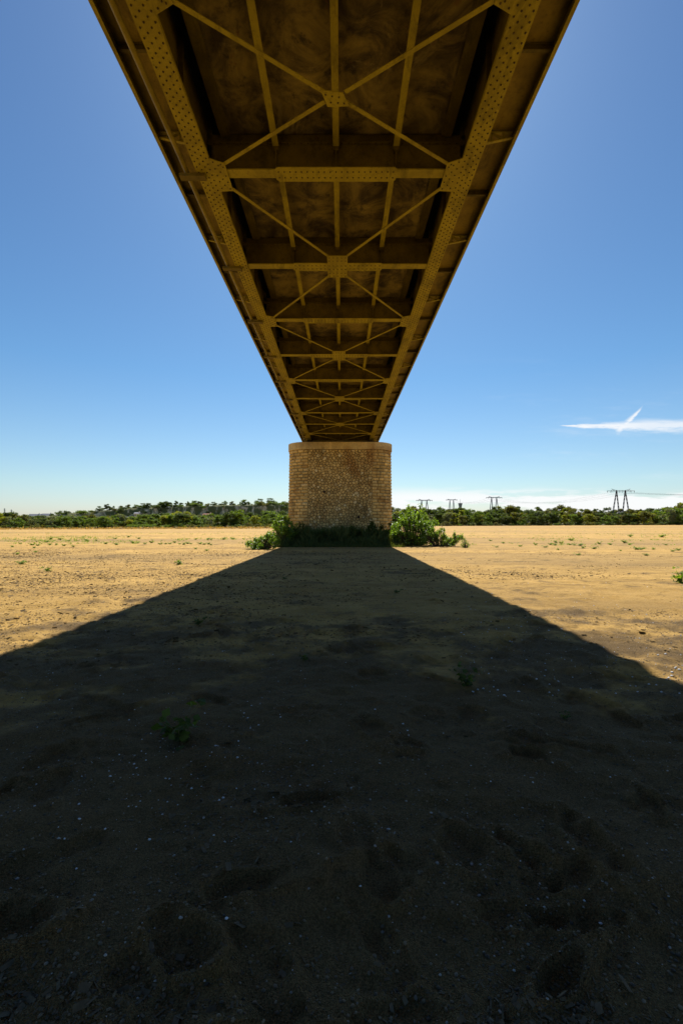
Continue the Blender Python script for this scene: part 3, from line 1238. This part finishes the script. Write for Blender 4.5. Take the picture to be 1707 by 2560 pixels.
# right bank: three depths of wood
PR = np.array([(900, 1272), (985, 1271), (1060, 1270), (1150, 1273), (1215, 1270), (1280, 1268), (1340, 1270), (1400, 1267), (1470, 1272), (1540, 1274), (1600, 1271), (1650, 1265), (1707, 1258), (1760, 1255)])
MIXR = [(('round', 'leaf_dark'), 5), (('round', 'leaf_olive'), 4), (('round', 'leaf_green'), 3), (('round', 'leaf_grey'), 1.3), (('round', 'leaf_yellow'), .9), (('tall', 'leaf_yellow'), .8), (('tall', 'leaf_dark'), 1)]
for row, (d0, d1, stp, drop) in enumerate(((346, 358, 19, 12), (366, 385, 17, 3), (400, 430, 16, -1))):
    x = 880 if row else 950
    while x < 1775:
        D = random.uniform(d0, d1)
        X, Y, _ = at(x, 1308, D)
        base = float(bank_z(X, Y)) if Y > 352 else float(gz(X, Y))
        top = EYE + (1308 - np.interp(x, PR[:, 0], PR[:, 1]) - drop + random.gauss(0, 4.0)) / FPX * D
        kind, m = weighted(MIXR)
        h = max(4.5, top - base)
        place = ('front of right wood, ', 'inside right wood, ', 'skyline of right wood, ')[row] + zone_right(x)
        plant_tree(kind, m, (X, Y, base - .2 - .06 * h), h * 1.06, random.uniform(.95, 1.5) * (1.1 if kind == 'tall' else 1), lab(kind, m, place), 'trees of the wooded bank right of the pier')
        x += stp * random.uniform(.7, 1.35)
x = 960
while x < 1760:
    D = random.uniform(339, 345)
    X, Y, _ = at(x, 1308, D)
    m = random.choice(('leaf_dark', 'leaf_dark', 'leaf_olive', 'leaf_green'))
    plant_tree('bush', m, (X, Y, float(gz(X, Y)) - .2), random.uniform(2.2, 4.6), random.uniform(.9, 1.5), lab('bush', m, 'at right sand edge, ' + zone_right(x)), 'bushes along the foot of the right bank')
    x += random.uniform(16, 34)

# left bank: line of trees before the cliff
MIXL = [(('round', 'leaf_green'), 5), (('round', 'leaf_dark'), 3), (('round', 'leaf_yellow'), 1.6), (('round', 'leaf_grey'), 1.2), (('tall', 'leaf_green'), 1.2), (('round', 'leaf_olive'), 1.5)]
PLm = np.array([(-40, 1282), (0, 1283), (60, 1283), (110, 1292), (150, 1293), (200, 1285), (250, 1286), (300, 1283), (330, 1292), (380, 1285), (440, 1279), (500, 1281), (540, 1287), (590, 1273), (640, 1284), (760, 1278)])
for row, (d0, d1, stp, drop) in enumerate(((250, 262, 18, 4), (275, 300, 16, -1))):
    x = -60
    while x < 760:
        D = random.uniform(d0, d1)
        X, Y, _ = at(x, 1308, D)
        base = float(gz(X, Y))
        top = EYE + (1308 - np.interp(x, PLm[:, 0], PLm[:, 1]) - drop + random.gauss(0, 3.4)) / FPX * D
        kind, m = weighted(MIXL)
        h = max(3.5, top - base)
        place = ('at left sand edge, ', 'behind left front trees, ')[row] + zone_left(x)
        plant_tree(kind, m, (X, Y, base - .2 - .08 * h), h * 1.08, random.uniform(1.05, 1.6), lab(kind, m, place), 'trees of the left bank below the cliff')
        x += stp * random.uniform(.7, 1.35)
x = -50
while x < 720:
    D = random.uniform(240, 249)
    X, Y, _ = at(x, 1308, D)
    m = random.choice(('leaf_dark', 'leaf_olive', 'leaf_green'))
    plant_tree('bush', m, (X, Y, float(gz(X, Y)) - .2), random.uniform(1.8, 3.6), random.uniform(1, 1.6), lab('bush', m, 'at left sand edge, ' + zone_left(x)), 'bushes along the foot of the left bank')
    x += random.uniform(11, 22)
# cliff top and ledges
for x, yt, hpx, kind, m in ((171, 1277, 8, 'round', 'leaf_dark'), (250, 1268, 12, 'round', 'leaf_dark'), (282, 1265, 12, 'tall', 'leaf_green'), (268, 1264, 13, 'tall', 'leaf_dark'), (300, 1267, 9, 'round', 'leaf_olive'),
                            (320, 1267, 9, 'round', 'leaf_olive'), (338, 1264, 9, 'round', 'leaf_green'), (357, 1263, 11, 'round', 'leaf_dark'), (371, 1264, 12, 'round', 'leaf_dark'), (402, 1259, 13, 'round', 'leaf_green'),
                            (412, 1258, 14, 'round', 'leaf_dark'), (424, 1261, 11, 'round', 'leaf_dark'), (438, 1259, 12, 'tall', 'leaf_dark'), (452, 1266, 9, 'round', 'leaf_dark'), (468, 1263, 9, 'tall', 'leaf_dark'),
                            (486, 1261, 11, 'round', 'leaf_green'), (497, 1264, 9, 'round', 'leaf_dark'), (533, 1261, 9, 'round', 'leaf_dark'), (560, 1261, 9, 'round', 'leaf_green'), (580, 1261, 9, 'round', 'leaf_olive'), (607, 1256, 13, 'round', 'leaf_green'), (618, 1262, 9, 'round', 'leaf_dark'),
                            (648, 1256, 13, 'round', 'leaf_dark'), (676, 1255, 14, 'round', 'leaf_dark'), (710, 1262, 10, 'round', 'leaf_green')):
    D = 412
    X, Y, zt = at(x, yt, D)
    b = float(hill_z(np.array(X), np.array(Y)))
    hh = hpx / FPX * D * random.uniform(1.1, 1.5)
    plant_tree(kind, m, (X, Y, b - .28 * hh), hh * 1.2, random.uniform(1.2, 1.7), lab(kind, m, 'on the cliff top, ' + zone_left(x)), 'trees on the cliff top')
for k in range(260):
    x = random.uniform(120, 735)
    D = random.choice((random.uniform(402, 416), random.uniform(402, 418), random.uniform(388, 404), random.uniform(368, 396), random.uniform(368, 396)))
    X, Y, _ = at(x, 1308, D)
    m = random.choice(('leaf_dark', 'leaf_olive', 'leaf_dark', 'leaf_green'))
    b = float(hill_z(np.array(X), np.array(Y)))
    top = D > 400
    plant_tree('bush', m, (X, Y, b - .3), random.uniform(1.8, 4.0) if top else random.uniform(2.6, 5.6), random.uniform(.9, 1.7), lab('bush', m, ('on the cliff edge, ' if top else 'at the cliff foot, ') + zone_left(x)), 'bushes on the cliff')
for k in range(26):
    x = random.uniform(-60, 150)
    D = random.uniform(560, 690)
    X, Y, _ = at(x, 1308, D)
    m = random.choice(('leaf_dark', 'leaf_green'))
    plant_tree('round', m, (X, Y, -1.5), random.uniform(5, 8.5), random.uniform(1, 1.5), lab('round', m, 'far off behind the left bank, ' + zone_left(x)), 'far trees at the left edge')

# ---------------------------------------------------------------- houses
def house(px, py, D, wid_, dep, hw, hr, roofm, label, rot=0.0):
    X, Y, z = at(px, py, D)
    z -= hw * .5
    t = thing('house', label, 'house', (X, Y, z), 'small houses below the cliff')
    t.rotation_euler.z = rot
    MB().box(-wid_ / 2, wid_ / 2, -dep / 2, dep / 2, -4, hw).build('wall', 'house_wall', t)
    o = .35
    rf = MB().add([(-wid_ / 2 - o, -dep / 2 - o, hw + .01), (wid_ / 2 + o, -dep / 2 - o, hw + .01), (wid_ / 2 + o, dep / 2 + o, hw + .01), (-wid_ / 2 - o, dep / 2 + o, hw + .01), (-wid_ / 2 - o, 0, hw + hr), (wid_ / 2 + o, 0, hw + hr)],
                  [(0, 1, 5, 4), (2, 3, 4, 5), (0, 4, 3), (1, 2, 5), (0, 3, 2, 1)]).build('roof', roofm, t)
    MB().box(wid_ * .3, wid_ * .3 + .6, -.3, .3, hw + .3, hw + hr + .8).build('chimney', 'house_wall', rf)
    nw = max(2, int(wid_ / 2.6))
    for k in range(nw):
        xx = -wid_ / 2 + wid_ * (k + .5) / nw
        wd = MB().box(xx - .45, xx + .45, -dep / 2 - .05, -dep / 2 + .05, hw * .35, hw * .8).build('window', 'window_glass', t)
        MB().box(xx - .6, xx + .6, -dep / 2 - .14, -dep / 2 + .02, hw * .29, hw * .345).build('sill', 'house_wall', wd)


house(314, 1303, 305, 7.5, 5, 2.6, 1.8, 'slate_roof', 'small pale house with grey roof between trees below the cliff', .2)
house(343, 1289, 372, 4.0, 4, 3.2, 1.2, 'slate_roof', 'small white house set against the cliff face', 0)
house(518, 1293, 362, 6.5, 5, 2.6, 1.7, 'house_roof', 'red roofed house at the foot of the cliff near the pier', -.1)
house(88, 1296, 460, 11, 7, 3.4, 2.8, 'slate_roof', 'pale house with grey roof left of the cliff beside a twin', .1)
house(118, 1295, 470, 12, 7, 3.6, 2.8, 'slate_roof', 'pale house with grey roof at the left end of the cliff', -.15)

# ---------------------------------------------------------------- pylons, water tower, wires
def lattice(mb, a, b, w0, w1, ch, n):
    a, b = Vector(a), Vector(b)
    pts = []
    for k in range(n + 1):
        f = k / n
        c = a.lerp(b, f)
        h = (w0 + (w1 - w0) * f) / 2
        pts.append([c + Vector((i * h, j * h, 0)) for i, j in ((-1, -1), (1, -1), (1, 1), (-1, 1))])
    for k in range(n):
        for i in range(4):
            mb.bar(pts[k][i], pts[k + 1][i], ch, ch, (.3, 1, .2))
            mb.bar(pts[k][i], pts[k + 1][(i + 1) % 4], ch * .7, ch * .7, (.3, 1, .2))


ARMS = []


def pylon(px, ytop, D, wpx, base_z, label, mat, ch):
    X, Y, zt = at(px, ytop, D)
    H = zt - base_z
    W = wpx / FPX * D
    t = thing('power_pylon', label, 'pylon', (X, Y, base_z), 'pylons above the right bank')
    lx = W * .155
    for sx in (-1, 1):
        for fx, fy in ((-.105, .9), (.105, -.9)):
            mb = MB()
            lattice(mb, (sx * lx + fx * W * (1.0 if sx * fx < 0 else 1.6), fy * W * .05, 0), (sx * lx, 0, H), W * .035, W * .022, ch, 9)
            mb.build('leg', mat, t)
    mb = MB()
    a = Vector((-W * .36, 0, H))
    for z in (0, -.035 * W):
        mb.bar((-W * .36, 0, H + z), (W * .36, 0, H + z), ch * 1.2, ch * 1.2)
    for k in range(14):
        x0 = -W * .36 + W * .72 * k / 14
        mb.bar((x0, 0, H - (.035 * W if k % 2 else 0)), (x0 + W * .72 / 14, 0, H - (0 if k % 2 else .035 * W)), ch * .8, ch * .8)
    for sx in (-1, 1):
        mb.bar((sx * W * .30, 0, H), (sx * W * .5, 0, H - .015 * W), ch, ch)
        mb.bar((sx * W * .30, 0, H - .035 * W), (sx * W * .5, 0, H - .02 * W), ch, ch)
        mb.bar((sx * W * .14, 0, H), (sx * W * .34, 0, H + .055 * W), ch, ch)
        mb.bar((sx * W * .24, 0, H), (sx * W * .34, 0, H + .055 * W), ch, ch)
    mb.build('crossarm', mat, t)
    for k, fx in enumerate((-.48, -.36, -.06, .06, .36, .48)):
        ins = MB()
        ins.tube([(fx * W, 0, H - .02 * W), (fx * W, 0, H - .075 * W)], [ch * .9, ch * .9], 6)
        ins.build('insulator', mat, t)
    mb = MB().bar((-lx * .75, 0, H * .30), (lx * .75, 0, H * .30), ch * .6, ch * .6)
    mb.build('tie_beam', mat, t)
    return [(X + fx * W, Y, base_z + H - .075 * W) for fx in (-.48, -.36, -.06, .06, .36, .48)]


p4 = pylon(1549.5, 1226, 392, 70, 1.2, 'large dark pylon with two splayed legs above the right trees', 'pylon_steel', .17)
p3 = pylon(1233, 1243, 665, 40, 8, 'grey pylon second from the right above the wood', 'far_steel', .34)
p2 = pylon(1127, 1249, 895, 29, 10, 'faint pylon just left of the water tower', 'far_steel', .40)
p1 = pylon(1058.5, 1250, 633, 41, 8, 'grey pylon nearest the pier above the trees', 'far_steel', .34)


def wire(a, b, sag, r, where):
    pts = []
    for k in range(17):
        f = k / 16
        p = Vector(a).lerp(Vector(b), f)
        p.z -= sag * 4 * f * (1 - f)
        pts.append(p)
    MB().tube(pts, [r] * 17, 4).build('power_line', 'wire', None, label='thin power line ' + where, cat='power line', group='power lines over the right bank')


for k in range(6):
    NTH = ('leftmost', 'second from left', 'third from left', 'third from right', 'second from right', 'rightmost')[k]
    wire(p3[k], p4[k], 8, .028, 'from the large pylon to the next on its left, ' + NTH)
    e = Vector(p4[k])
    wire(p4[k], (e.x + 330, e.y - 60, e.z + 12), 9, .025, 'from the large pylon out of the picture, ' + NTH)
    if k % 2 == 0:
        wire(p2[k], p3[k], 6, .07, 'from the pylon by the water tower rightward, ' + NTH)

X, Y, z = at(1148.5, 1258, 800)
wt_ = thing('water_tower', 'grey concrete water tower with an antenna above the right wood', 'water tower', (X, Y, 8))
H = z - 8
MB().tube([(0, 0, 0), (0, 0, H - 8)], [2.2, 2.0], 16).build('shaft', 'tower_concrete', wt_)
MB().tube([(0, 0, H - 8.5), (0, 0, H - 5), (0, 0, H - 1.2), (0, 0, H - .7), (0, 0, H)], [2.1, 2.7, 3.5, 3.7, 3.6], 20).build('tank', 'tower_concrete', wt_)
MB().tube([(0, 0, H), (0, 0, H + 7)], [.28, .18], 6).build('antenna', 'far_steel', wt_)

for px, yt, lb in ((11, 1271, 'thin lattice mast at the far left edge of the horizon'), (28, 1274, 'thin lattice mast right of its twin near the left edge')):
    X, Y, zt = at(px, yt, 900)
    t = thing('lattice_mast', lb, 'mast', (X, Y, 2))
    mb = MB()
    lattice(mb, (0, 0, 0), (0, 0, zt - 2), 3.2, .7, .28, 10)
    mb.build('mast_frame', 'far_steel', t)
    mb = MB()
    for f in (.72, .84, .95):
        mb.bar((-3.2, 0, (zt - 2) * f), (3.2, 0, (zt - 2) * f), .35, .35)
    mb.build('crossarm', 'far_steel', t)

# ---------------------------------------------------------------- shrubs at the pier foot
def shrub(name, label, loc, blobs, n, leaf, seed, mat='leaf_shrub', cat='shrub'):
    r = np.random.default_rng(seed)
    t = thing(name, label, cat, loc)
    v, f = leaf_faces(crown_points(r, n, blobs, .42), leaf * r.uniform(.6, 1.3, n), r, .6)
    v[:, 2] = np.maximum(v[:, 2], .02)
    link('foliage', mesh_np('foliage', v, f), mat, t)
    st = MB()
    for b in blobs:
        st.tube([(b[0] * .25, b[1] * .25, -.1), (b[0] * .7, b[1] * .7, b[2] * .6), (b[0], b[1], b[2] + b[5] * .8)], [.03, .02, .006], 5)
    st.build('stems', 'bark', t)
    return t


def blob_set(seed, n, rx, ry, hmax, rr, prof):
    r = np.random.default_rng(seed)
    out = []
    for k in range(n):
        x = r.uniform(-1, 1)
        y = r.uniform(-1, 1)
        top = hmax * prof(x) * (1 - .3 * y * y)
        z = top * r.uniform(.06, .92)
        q = r.uniform(.5, 1.25) * rr
        out.append((x * rx, y * ry, z, q, q, q * .9))
    for k in range(n // 3):                                   # upright shoots and stragglers
        x, y = r.uniform(-1.1, 1.1), r.uniform(-1.1, 1.1)
        top = hmax * prof(max(-1, min(1, x)))
        out.append((x * rx + r.normal(0, .1), y * ry, top * r.uniform(.72, 1.0), rr * .55, rr * .55, rr * r.uniform(.7, 1.3)))
    return out


# right of the pier: tall leafy shrub, then a low one tailing off
X, Y, _ = at(1030, 1308, 38.0)
shrub('leafy_shrub', 'tall bright green leafy shrub at the right foot of the pier', (X, Y, 0),
      blob_set(3, 130, 1.75, 1.6, 3.35, .30, lambda x: .70 + .30 * math.cos((x - .1) * 2.2)), 17000, .115, 4)
X, Y, _ = at(1100, 1308, 36.5)
shrub('low_shrub', 'low green shrub tailing off right of the tall leafy shrub', (X, Y, 0),
      blob_set(5, 60, 1.5, .9, 1.65, .22, lambda x: .85 - .35 * x), 7500, .095, 6)
X, Y, _ = at(1163, 1308, 34.5)
shrub('small_shrub', 'small sparse olive shrub on the sand right of the low shrub', (X, Y, 0),
      blob_set(15, 12, .5, .3, .65, .15, lambda x: 1), 420, .075, 16, 'leaf_sprout')
# left of the pier
X, Y, _ = at(708, 1308, 37.5)
shrub('leafy_shrub', 'upright light leafed shrub against the left corner of the pier', (X, Y, 0),
      blob_set(7, 60, .80, 1.0, 2.75, .27, lambda x: .95 - .30 * abs(x)), 7000, .11, 8)
X, Y, _ = at(654, 1308, 32.6)
shrub('low_shrub', 'low rounded green shrub left of the pier beside the shadow', (X, Y, 0),
      blob_set(9, 70, 1.08, .8, 1.30, .20, lambda x: .72 + .40 * x), 9000, .075, 10)


def grass(name, label, cx, cy, rx, ry, n, h0, h1, mat, seed, kind='stuff', cat='grass', fz=None):
    r = np.random.default_rng(seed)
    x = cx + rx * r.uniform(-1, 1, n)
    y = cy + ry * r.uniform(-1, 1, n)
    cl_ = .55 + .45 * np.clip(.5 + 1.4 * fbm(x / 1.2, y / 1.2, seed, 2), 0, 1)
    z = gz(x, y)
    h = r.uniform(h0, h1, n) * cl_
    if fz is not None:
        h = h * fz(x, y)
    a = r.uniform(0, 6.28, n)
    lean = r.uniform(.1, .55, n) * h
    lx, ly = np.cos(a) * lean, np.sin(a) * lean
    b = r.uniform(0, 6.28, n)
    wd = .012 + .010 * h
    wx, wy = np.cos(b) * wd, np.sin(b) * wd
    p0 = np.stack([x - wx, y - wy, z - .03], 1)
    p1 = np.stack([x + wx, y + wy, z - .03], 1)
    p2 = np.stack([x + lx * .4 + wx * .7, y + ly * .4 + wy * .7, z + h * .65], 1)
    p3 = np.stack([x + lx, y + ly, z + h], 1)
    v = np.stack([p0, p1, p2, p3], 1).reshape(-1, 3)
    return link(name, mesh_np(name, v, np.arange(4 * n).reshape(-1, 4)), mat, None, label, cat, None, kind)


grass('tall_grass', 'tall dark grass and reeds in shade at the front foot of the pier', -.2, 39.2, 5.0, 4.4, 18000, .6, 1.75, 'grass_blade', 31,
      fz=lambda x, y: np.clip((y - 34.6) / 3.5, .22, 1))
random.seed(5)
# a few dark weeds growing in the shade before the pier
for k, (px, Y, hh) in enumerate(((748, 40.5, 2.0), (800, 38.0, 1.3), (880, 39, 1.6), (930, 38.5, 1.9), (965, 39.6, 2.3))):
    X, Y, _ = at(px, 1308, Y)
    shrub('weed_clump', ('dark weed clump', 'low dark weed clump', 'dark leafy clump', 'tall dark leafy clump', 'tallest dark clump')[k] + (' at the pier foot, first from the left', ' at the pier foot, second from the left', ' at the middle of the pier foot', ' at the pier foot, second from the right', ' at the pier foot, nearest the right corner')[k], (X, Y, 0),
          blob_set(40 + k, 14, .9, .6, hh, .33, lambda x: 1 - .4 * abs(x)), 2200, .12, 50 + k, 'leaf_dark')

# ---------------------------------------------------------------- sprouts
def sprout_proto(seed, n_st, leaf, mat='leaf_sprout'):
    r = np.random.default_rng(seed)
    st = MB()
    cs = []
    for k in range(n_st):
        a = r.random() * 6.28
        L_ = r.uniform(.45, 1.0)
        tip = np.array([math.cos(a) * .62 * L_, math.sin(a) * .62 * L_, L_])
        st.tube([(0, 0, -.05), tuple(tip * [.35, .35, .55]), tuple(tip)], [.018, .013, .006], 4)
        m = r.integers(11, 17)
        f = r.uniform(.05, 1.05, m)
        cs.append(tip[None] * np.stack([f ** 1.4, f ** 1.4, f], 1) + r.normal(0, .13, (m, 3)))
    c = np.concatenate(cs)
    c[:, 2] = np.maximum(c[:, 2], .06)
    v, f = leaf_faces(c, leaf * r.uniform(.7, 1.3, len(c)), r, 1.0)
    lm = mesh_np('leaves', v, f)
    lm.materials.append(MAT[mat])
    sm_ = st.mesh('stems')
    sm_.materials.append(MAT['stem'])
    return lm, sm_


SPR_ = [sprout_proto(60 + k, 5 + k % 4, .27) for k in range(5)]
SPR_SHADED_ = [sprout_proto(70 + k, 4 + k % 3, .25, 'leaf_dark') for k in range(3)]  # same sprouts in darker leaves, the shade put into the leaf colour


def sprout(px, py, spx, label, group):
    X, Y, z = ground_pt(px, py)
    z = float(ground_height(np.array([X]), np.array([Y]))[0])
    h = spx / FPX * Y * .85
    lm, sm_ = random.choice(SPR_SHADED_ if ('dim' in label or 'dark' in label) else SPR_)
    o = thing('sprout', label, 'plant', (X, Y, z), group)
    o.rotation_euler.z = random.uniform(0, 6.28)
    f_ = 1.0 if spx > 20 else .72
    o.scale = (h * 1.2 / f_, h * 1.2 / f_, h * f_ * random.uniform(.85, 1.25))
    link('leaves', lm, None, o)
    link('stems', sm_, None, o)


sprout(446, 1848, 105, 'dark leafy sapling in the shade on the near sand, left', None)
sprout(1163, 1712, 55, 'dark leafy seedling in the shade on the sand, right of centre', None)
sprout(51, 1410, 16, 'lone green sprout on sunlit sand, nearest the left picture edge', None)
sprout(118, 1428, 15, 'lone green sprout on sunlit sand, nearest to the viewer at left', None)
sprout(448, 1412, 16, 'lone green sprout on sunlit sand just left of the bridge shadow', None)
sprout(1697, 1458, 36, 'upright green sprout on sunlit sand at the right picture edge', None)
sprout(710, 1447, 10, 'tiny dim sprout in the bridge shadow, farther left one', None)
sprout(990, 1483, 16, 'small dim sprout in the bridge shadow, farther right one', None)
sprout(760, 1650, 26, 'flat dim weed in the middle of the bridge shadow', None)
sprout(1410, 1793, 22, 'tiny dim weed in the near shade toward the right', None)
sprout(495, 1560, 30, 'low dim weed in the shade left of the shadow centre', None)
for cx, cy in ((235, 355), (312, 352), (352, 352), (405, 357), (463, 362), (127, 345), (78, 363), (430, 327), (548, 325), (605, 325), (725, 312), (665, 345), (735, 350), (955, 338), (915, 345), (1070, 345), (1103, 337), (1010, 347), (1135, 345), (1205, 345),
               (1160, 348), (1233, 317), (1260, 345), (1290, 348), (1330, 352), (1410, 317), (1470, 315), (810, 302), (875, 312), (1235, 377), (1305, 388), (110, 412), (220, 398), (200, 352), (217, 370), (295, 335), (380, 318), (318, 316), (840, 340), (865, 340), (1045, 345), (1185, 343), (1315, 346), (1310, 317), (1330, 317)):
    sprout(cx / 2.529, 1220 + (cy + 10) / 2.529, random.uniform(6, 9.5), 'small' + ' green sprout on the left sunlit sand, ' + ('toward the picture edge' if cx < 330 else 'left of middle' if cx < 640 else 'middle' if cx < 960 else 'right of middle' if cx < 1200 else 'toward the pier') + (', farther row' if cy < 330 else ', nearer row' if cy > 353 else ''), 'sprouts on the sand left of the bridge shadow')
for cx, cy in ((740, 390), (1065, 370), (1460, 377), (1535, 408), (1310, 402), (835, 367), (890, 375), (805, 362), (1215, 365), (490, 367), (417, 352), (450, 390), (800, 378), (1250, 328), (1435, 330), (1345, 440), (935, 437), (1030, 398), (950, 380), (965, 395),
               (1385, 402), (1190, 412), (1130, 375), (685, 375), (770, 375), (820, 405), (590, 385), (915, 378), (1245, 375), (1330, 398), (1290, 403), (1500, 415), (895, 350)):
    sprout(1050 + cx / 2.387, 1200 + (cy + 12) / 2.387, random.uniform(6.5, 11), 'small green sprout on the right sunlit sand, ' + ('toward the pier' if cx < 600 else 'left of middle' if cx < 860 else 'middle' if cx < 1100 else 'right of middle' if cx < 1320 else 'toward the picture edge') + (', farther row' if cy < 368 else ', nearer row' if cy > 392 else ''), 'sprouts on the sand right of the bridge shadow')


def sprinkle(name, label, n, fpos, size, mat, seed, cat='ground cover'):
    """Uncountable tiny tufts: leaf faces hugging the sand."""
    r = np.random.default_rng(seed)
    x, y = fpos(r, n)
    k = 6
    c = np.repeat(np.stack([x, y, gz(x, y) + .03], 1), k, 0)
    sz = np.repeat(size * r.uniform(.5, 1.5, n), k)
    c[:, :2] += r.normal(0, 1, (n * k, 2)) * sz[:, None] * .8
    c[:, 2] += np.abs(r.normal(0, .55, n * k)) * sz
    v, f = leaf_faces(c, sz * r.uniform(.5, 1, n * k), r, .8)
    return link(name, mesh_np(name, v, f), mat, None, label, cat, None, 'stuff')


def band(y0, y1, xl, xr):
    def fn(r, n):
        py = y0 + (y1 - y0) * r.random(n)
        Y = FPX * EYE / (py - 1308 + 3)
        px = xl + (xr - xl) * r.random(n)
        return (px - 852) / FPX * Y, Y
    return fn


def patchy(y0, y1, xl, xr, thr=.05, sc=6):
    fn = band(y0, y1, xl, xr)

    def g(r, n):
        X, Y = fn(r, n * 5)
        d = fbm(X / (sc * 2), Y / sc, 77, 4) + .5 * fbm(X / .9, Y / .5, 78, 2)
        m = r.random(len(X)) < np.clip((d - thr) * 1.6 + .25, 0.02, 1) ** 1.6
        return X[m][:n], Y[m][:n]
    return g


def sprinkle2(name, label, n, fpos, size, mat, seed):
    r = np.random.default_rng(seed)
    x, y = fpos(r, n)
    return sprinkle(name, label, len(x), lambda rr, nn: (x, y), size, mat, seed)


sprinkle2('green_tufts', 'sparse band of tiny green plants across the sand left of the pier', 1200, patchy(1327, 1358, -60, 700), .105, 'leaf_sprout', 81)
sprinkle2('green_tufts', 'sparse band of tiny green plants across the sand right of the pier', 800, patchy(1318, 1362, 1000, 1760), .10, 'leaf_sprout', 82)
sprinkle2('dry_tufts', 'reddish dry grass strip along the foot of the left bank', 3500, band(1310, 1315.5, -100, 720), .5, 'dry_grass', 83)
sprinkle2('dry_tufts', 'thin dry weeds along the foot of the right bank', 500, band(1306.5, 1308, 1000, 1760), .35, 'dry_grass', 84)

# dry dark debris lying on the sand
def flakes(name, label, n, fpos, size, mat, seed):
    r = np.random.default_rng(seed)
    x, y = fpos(r, n)
    n = len(x)
    a = r.uniform(0, 6.28, n)
    L_ = size * r.uniform(.4, 1.6, n) * (1 + 1.6 * r.random(n) ** 8)
    W_ = L_ * r.uniform(.15, .5, n)
    hz = L_ * r.uniform(.1, .5, n)
    z = ground_height(x, y)
    ux, uy = np.cos(a), np.sin(a)
    P = lambda f, s, h: np.stack([x + ux * L_ * f - uy * W_ * s, y + uy * L_ * f + ux * W_ * s, z + h], 1)
    v = np.stack([P(-.5, -.5, hz * 0 + .002), P(.5, -.5, hz * .3), P(.5, .5, hz), P(-.5, .5, hz * .7)], 1).reshape(-1, 3)
    return link(name, mesh_np(name, v, np.arange(4 * n).reshape(-1, 4)), mat, None, label, 'debris', None, 'stuff')


def strewn(r, n):
    """Debris thins out softly in every direction, thicker in ragged patches and drift lines."""
    Y = 5.5 + 34 * r.random(n * 8) ** 1.5
    X = (r.random(n * 8) - .5) * 2 * (6 + Y * .85)
    d = fbm(X / 7, Y / 3.2, 77, 4) + .7 * fbm(X / 1.3, Y / .45, 78, 3) + .25 * np.clip(-X / 8, -1, 1)
    wgt = np.clip(.36 + d * .8, .03, 1) ** 2.0 * np.clip((Y - 5.5) / 4, 0, 1) * np.clip((40 - Y) / 14, 0, 1)
    m = r.random(len(X)) < wgt
    return X[m][:n], Y[m][:n]


flakes('dry_debris', 'dark dry plant debris strewn thinly over the sand around the bridge shadow', 80000, strewn, .027, 'dry_debris', 91)
flakes('dry_debris', 'broken twigs and debris on the shaded near sand', 5000, patchy(1560, 2600, -50, 1760, .1, .8), .016, 'tan_pebble', 93)


def pebbles(name, label, n, fpos, r0, r1, mat, seed):
    r = np.random.default_rng(seed)
    x, y = fpos(r, n)
    n = len(x)
    rad = r0 + (r1 - r0) * r.random(n) ** 3
    z = ground_height(x, y) + rad * .3
    base = np.array([(1, 0, 0), (.3, .95, 0), (-.8, .6, 0), (-.8, -.6, 0), (.3, -.95, 0), (.45, .2, .75), (-.35, .45, .75), (-.1, -.5, .75), (0, 0, -.8)], float)
    fc = np.array([(0, 1, 5), (1, 6, 5), (1, 2, 6), (2, 3, 6), (3, 7, 6), (3, 4, 7), (4, 0, 7), (0, 5, 7), (5, 6, 7), (1, 0, 8), (2, 1, 8), (3, 2, 8), (4, 3, 8), (0, 4, 8)])
    a = r.uniform(0, 6.28, n)
    sc = np.stack([rad * r.uniform(.8, 1.5, n), rad * r.uniform(.7, 1.1, n), rad * r.uniform(.5, .9, n)], 1)
    q = base[None] * sc[:, None]
    ca, sa = np.cos(a)[:, None], np.sin(a)[:, None]
    v = np.stack([q[..., 0] * ca - q[..., 1] * sa + x[:, None], q[..., 0] * sa + q[..., 1] * ca + y[:, None], q[..., 2] + z[:, None]], -1).reshape(-1, 3)
    f = (np.arange(n)[:, None, None] * 9 + fc[None]).reshape(-1, 3)
    return link(name, mesh_np(name, v, f), mat, None, label, 'pebbles', None, 'stuff')


def cluster(r, n):
    # thick patch left of centre plus a sparse scatter
    k = n // 3
    X1, Y1_, _ = ground_pt(470, 1900)
    x = np.concatenate([X1 + r.normal(0, .45, k), (r.random(n - k) - .5) * 9])
    y = np.concatenate([Y1_ + r.normal(0, .55, k), 1.6 + 9 * r.random(n - k) ** .8])
    return x, y


def gravel_pos(r, n):
    y = 1.4 + 8.5 * r.random(n * 3) ** 1.2
    x = (r.random(n * 3) - .5) * 2 * (1.2 + y * .8)
    m = r.random(len(x)) < np.clip(.35 + .9 * fbm(x / 1.1, y / 1.1, 66, 3), .05, 1)
    return x[m][:n], y[m][:n]


pebbles('white_pebbles', 'white pebbles scattered on the shaded near sand', 620, cluster, .0025, .011, 'white_pebble', 101)
pebbles('gravel', 'tan gravel grains scattered on the shaded near sand', 42000, gravel_pos, .0025, .010, 'gravel_grain', 102)
pebbles('white_pebbles', 'white pebbles scattered on the sunlit sand right of the shadow', 250, band(1450, 1740, 1150, 1720), .006, .018, 'white_pebble', 103)
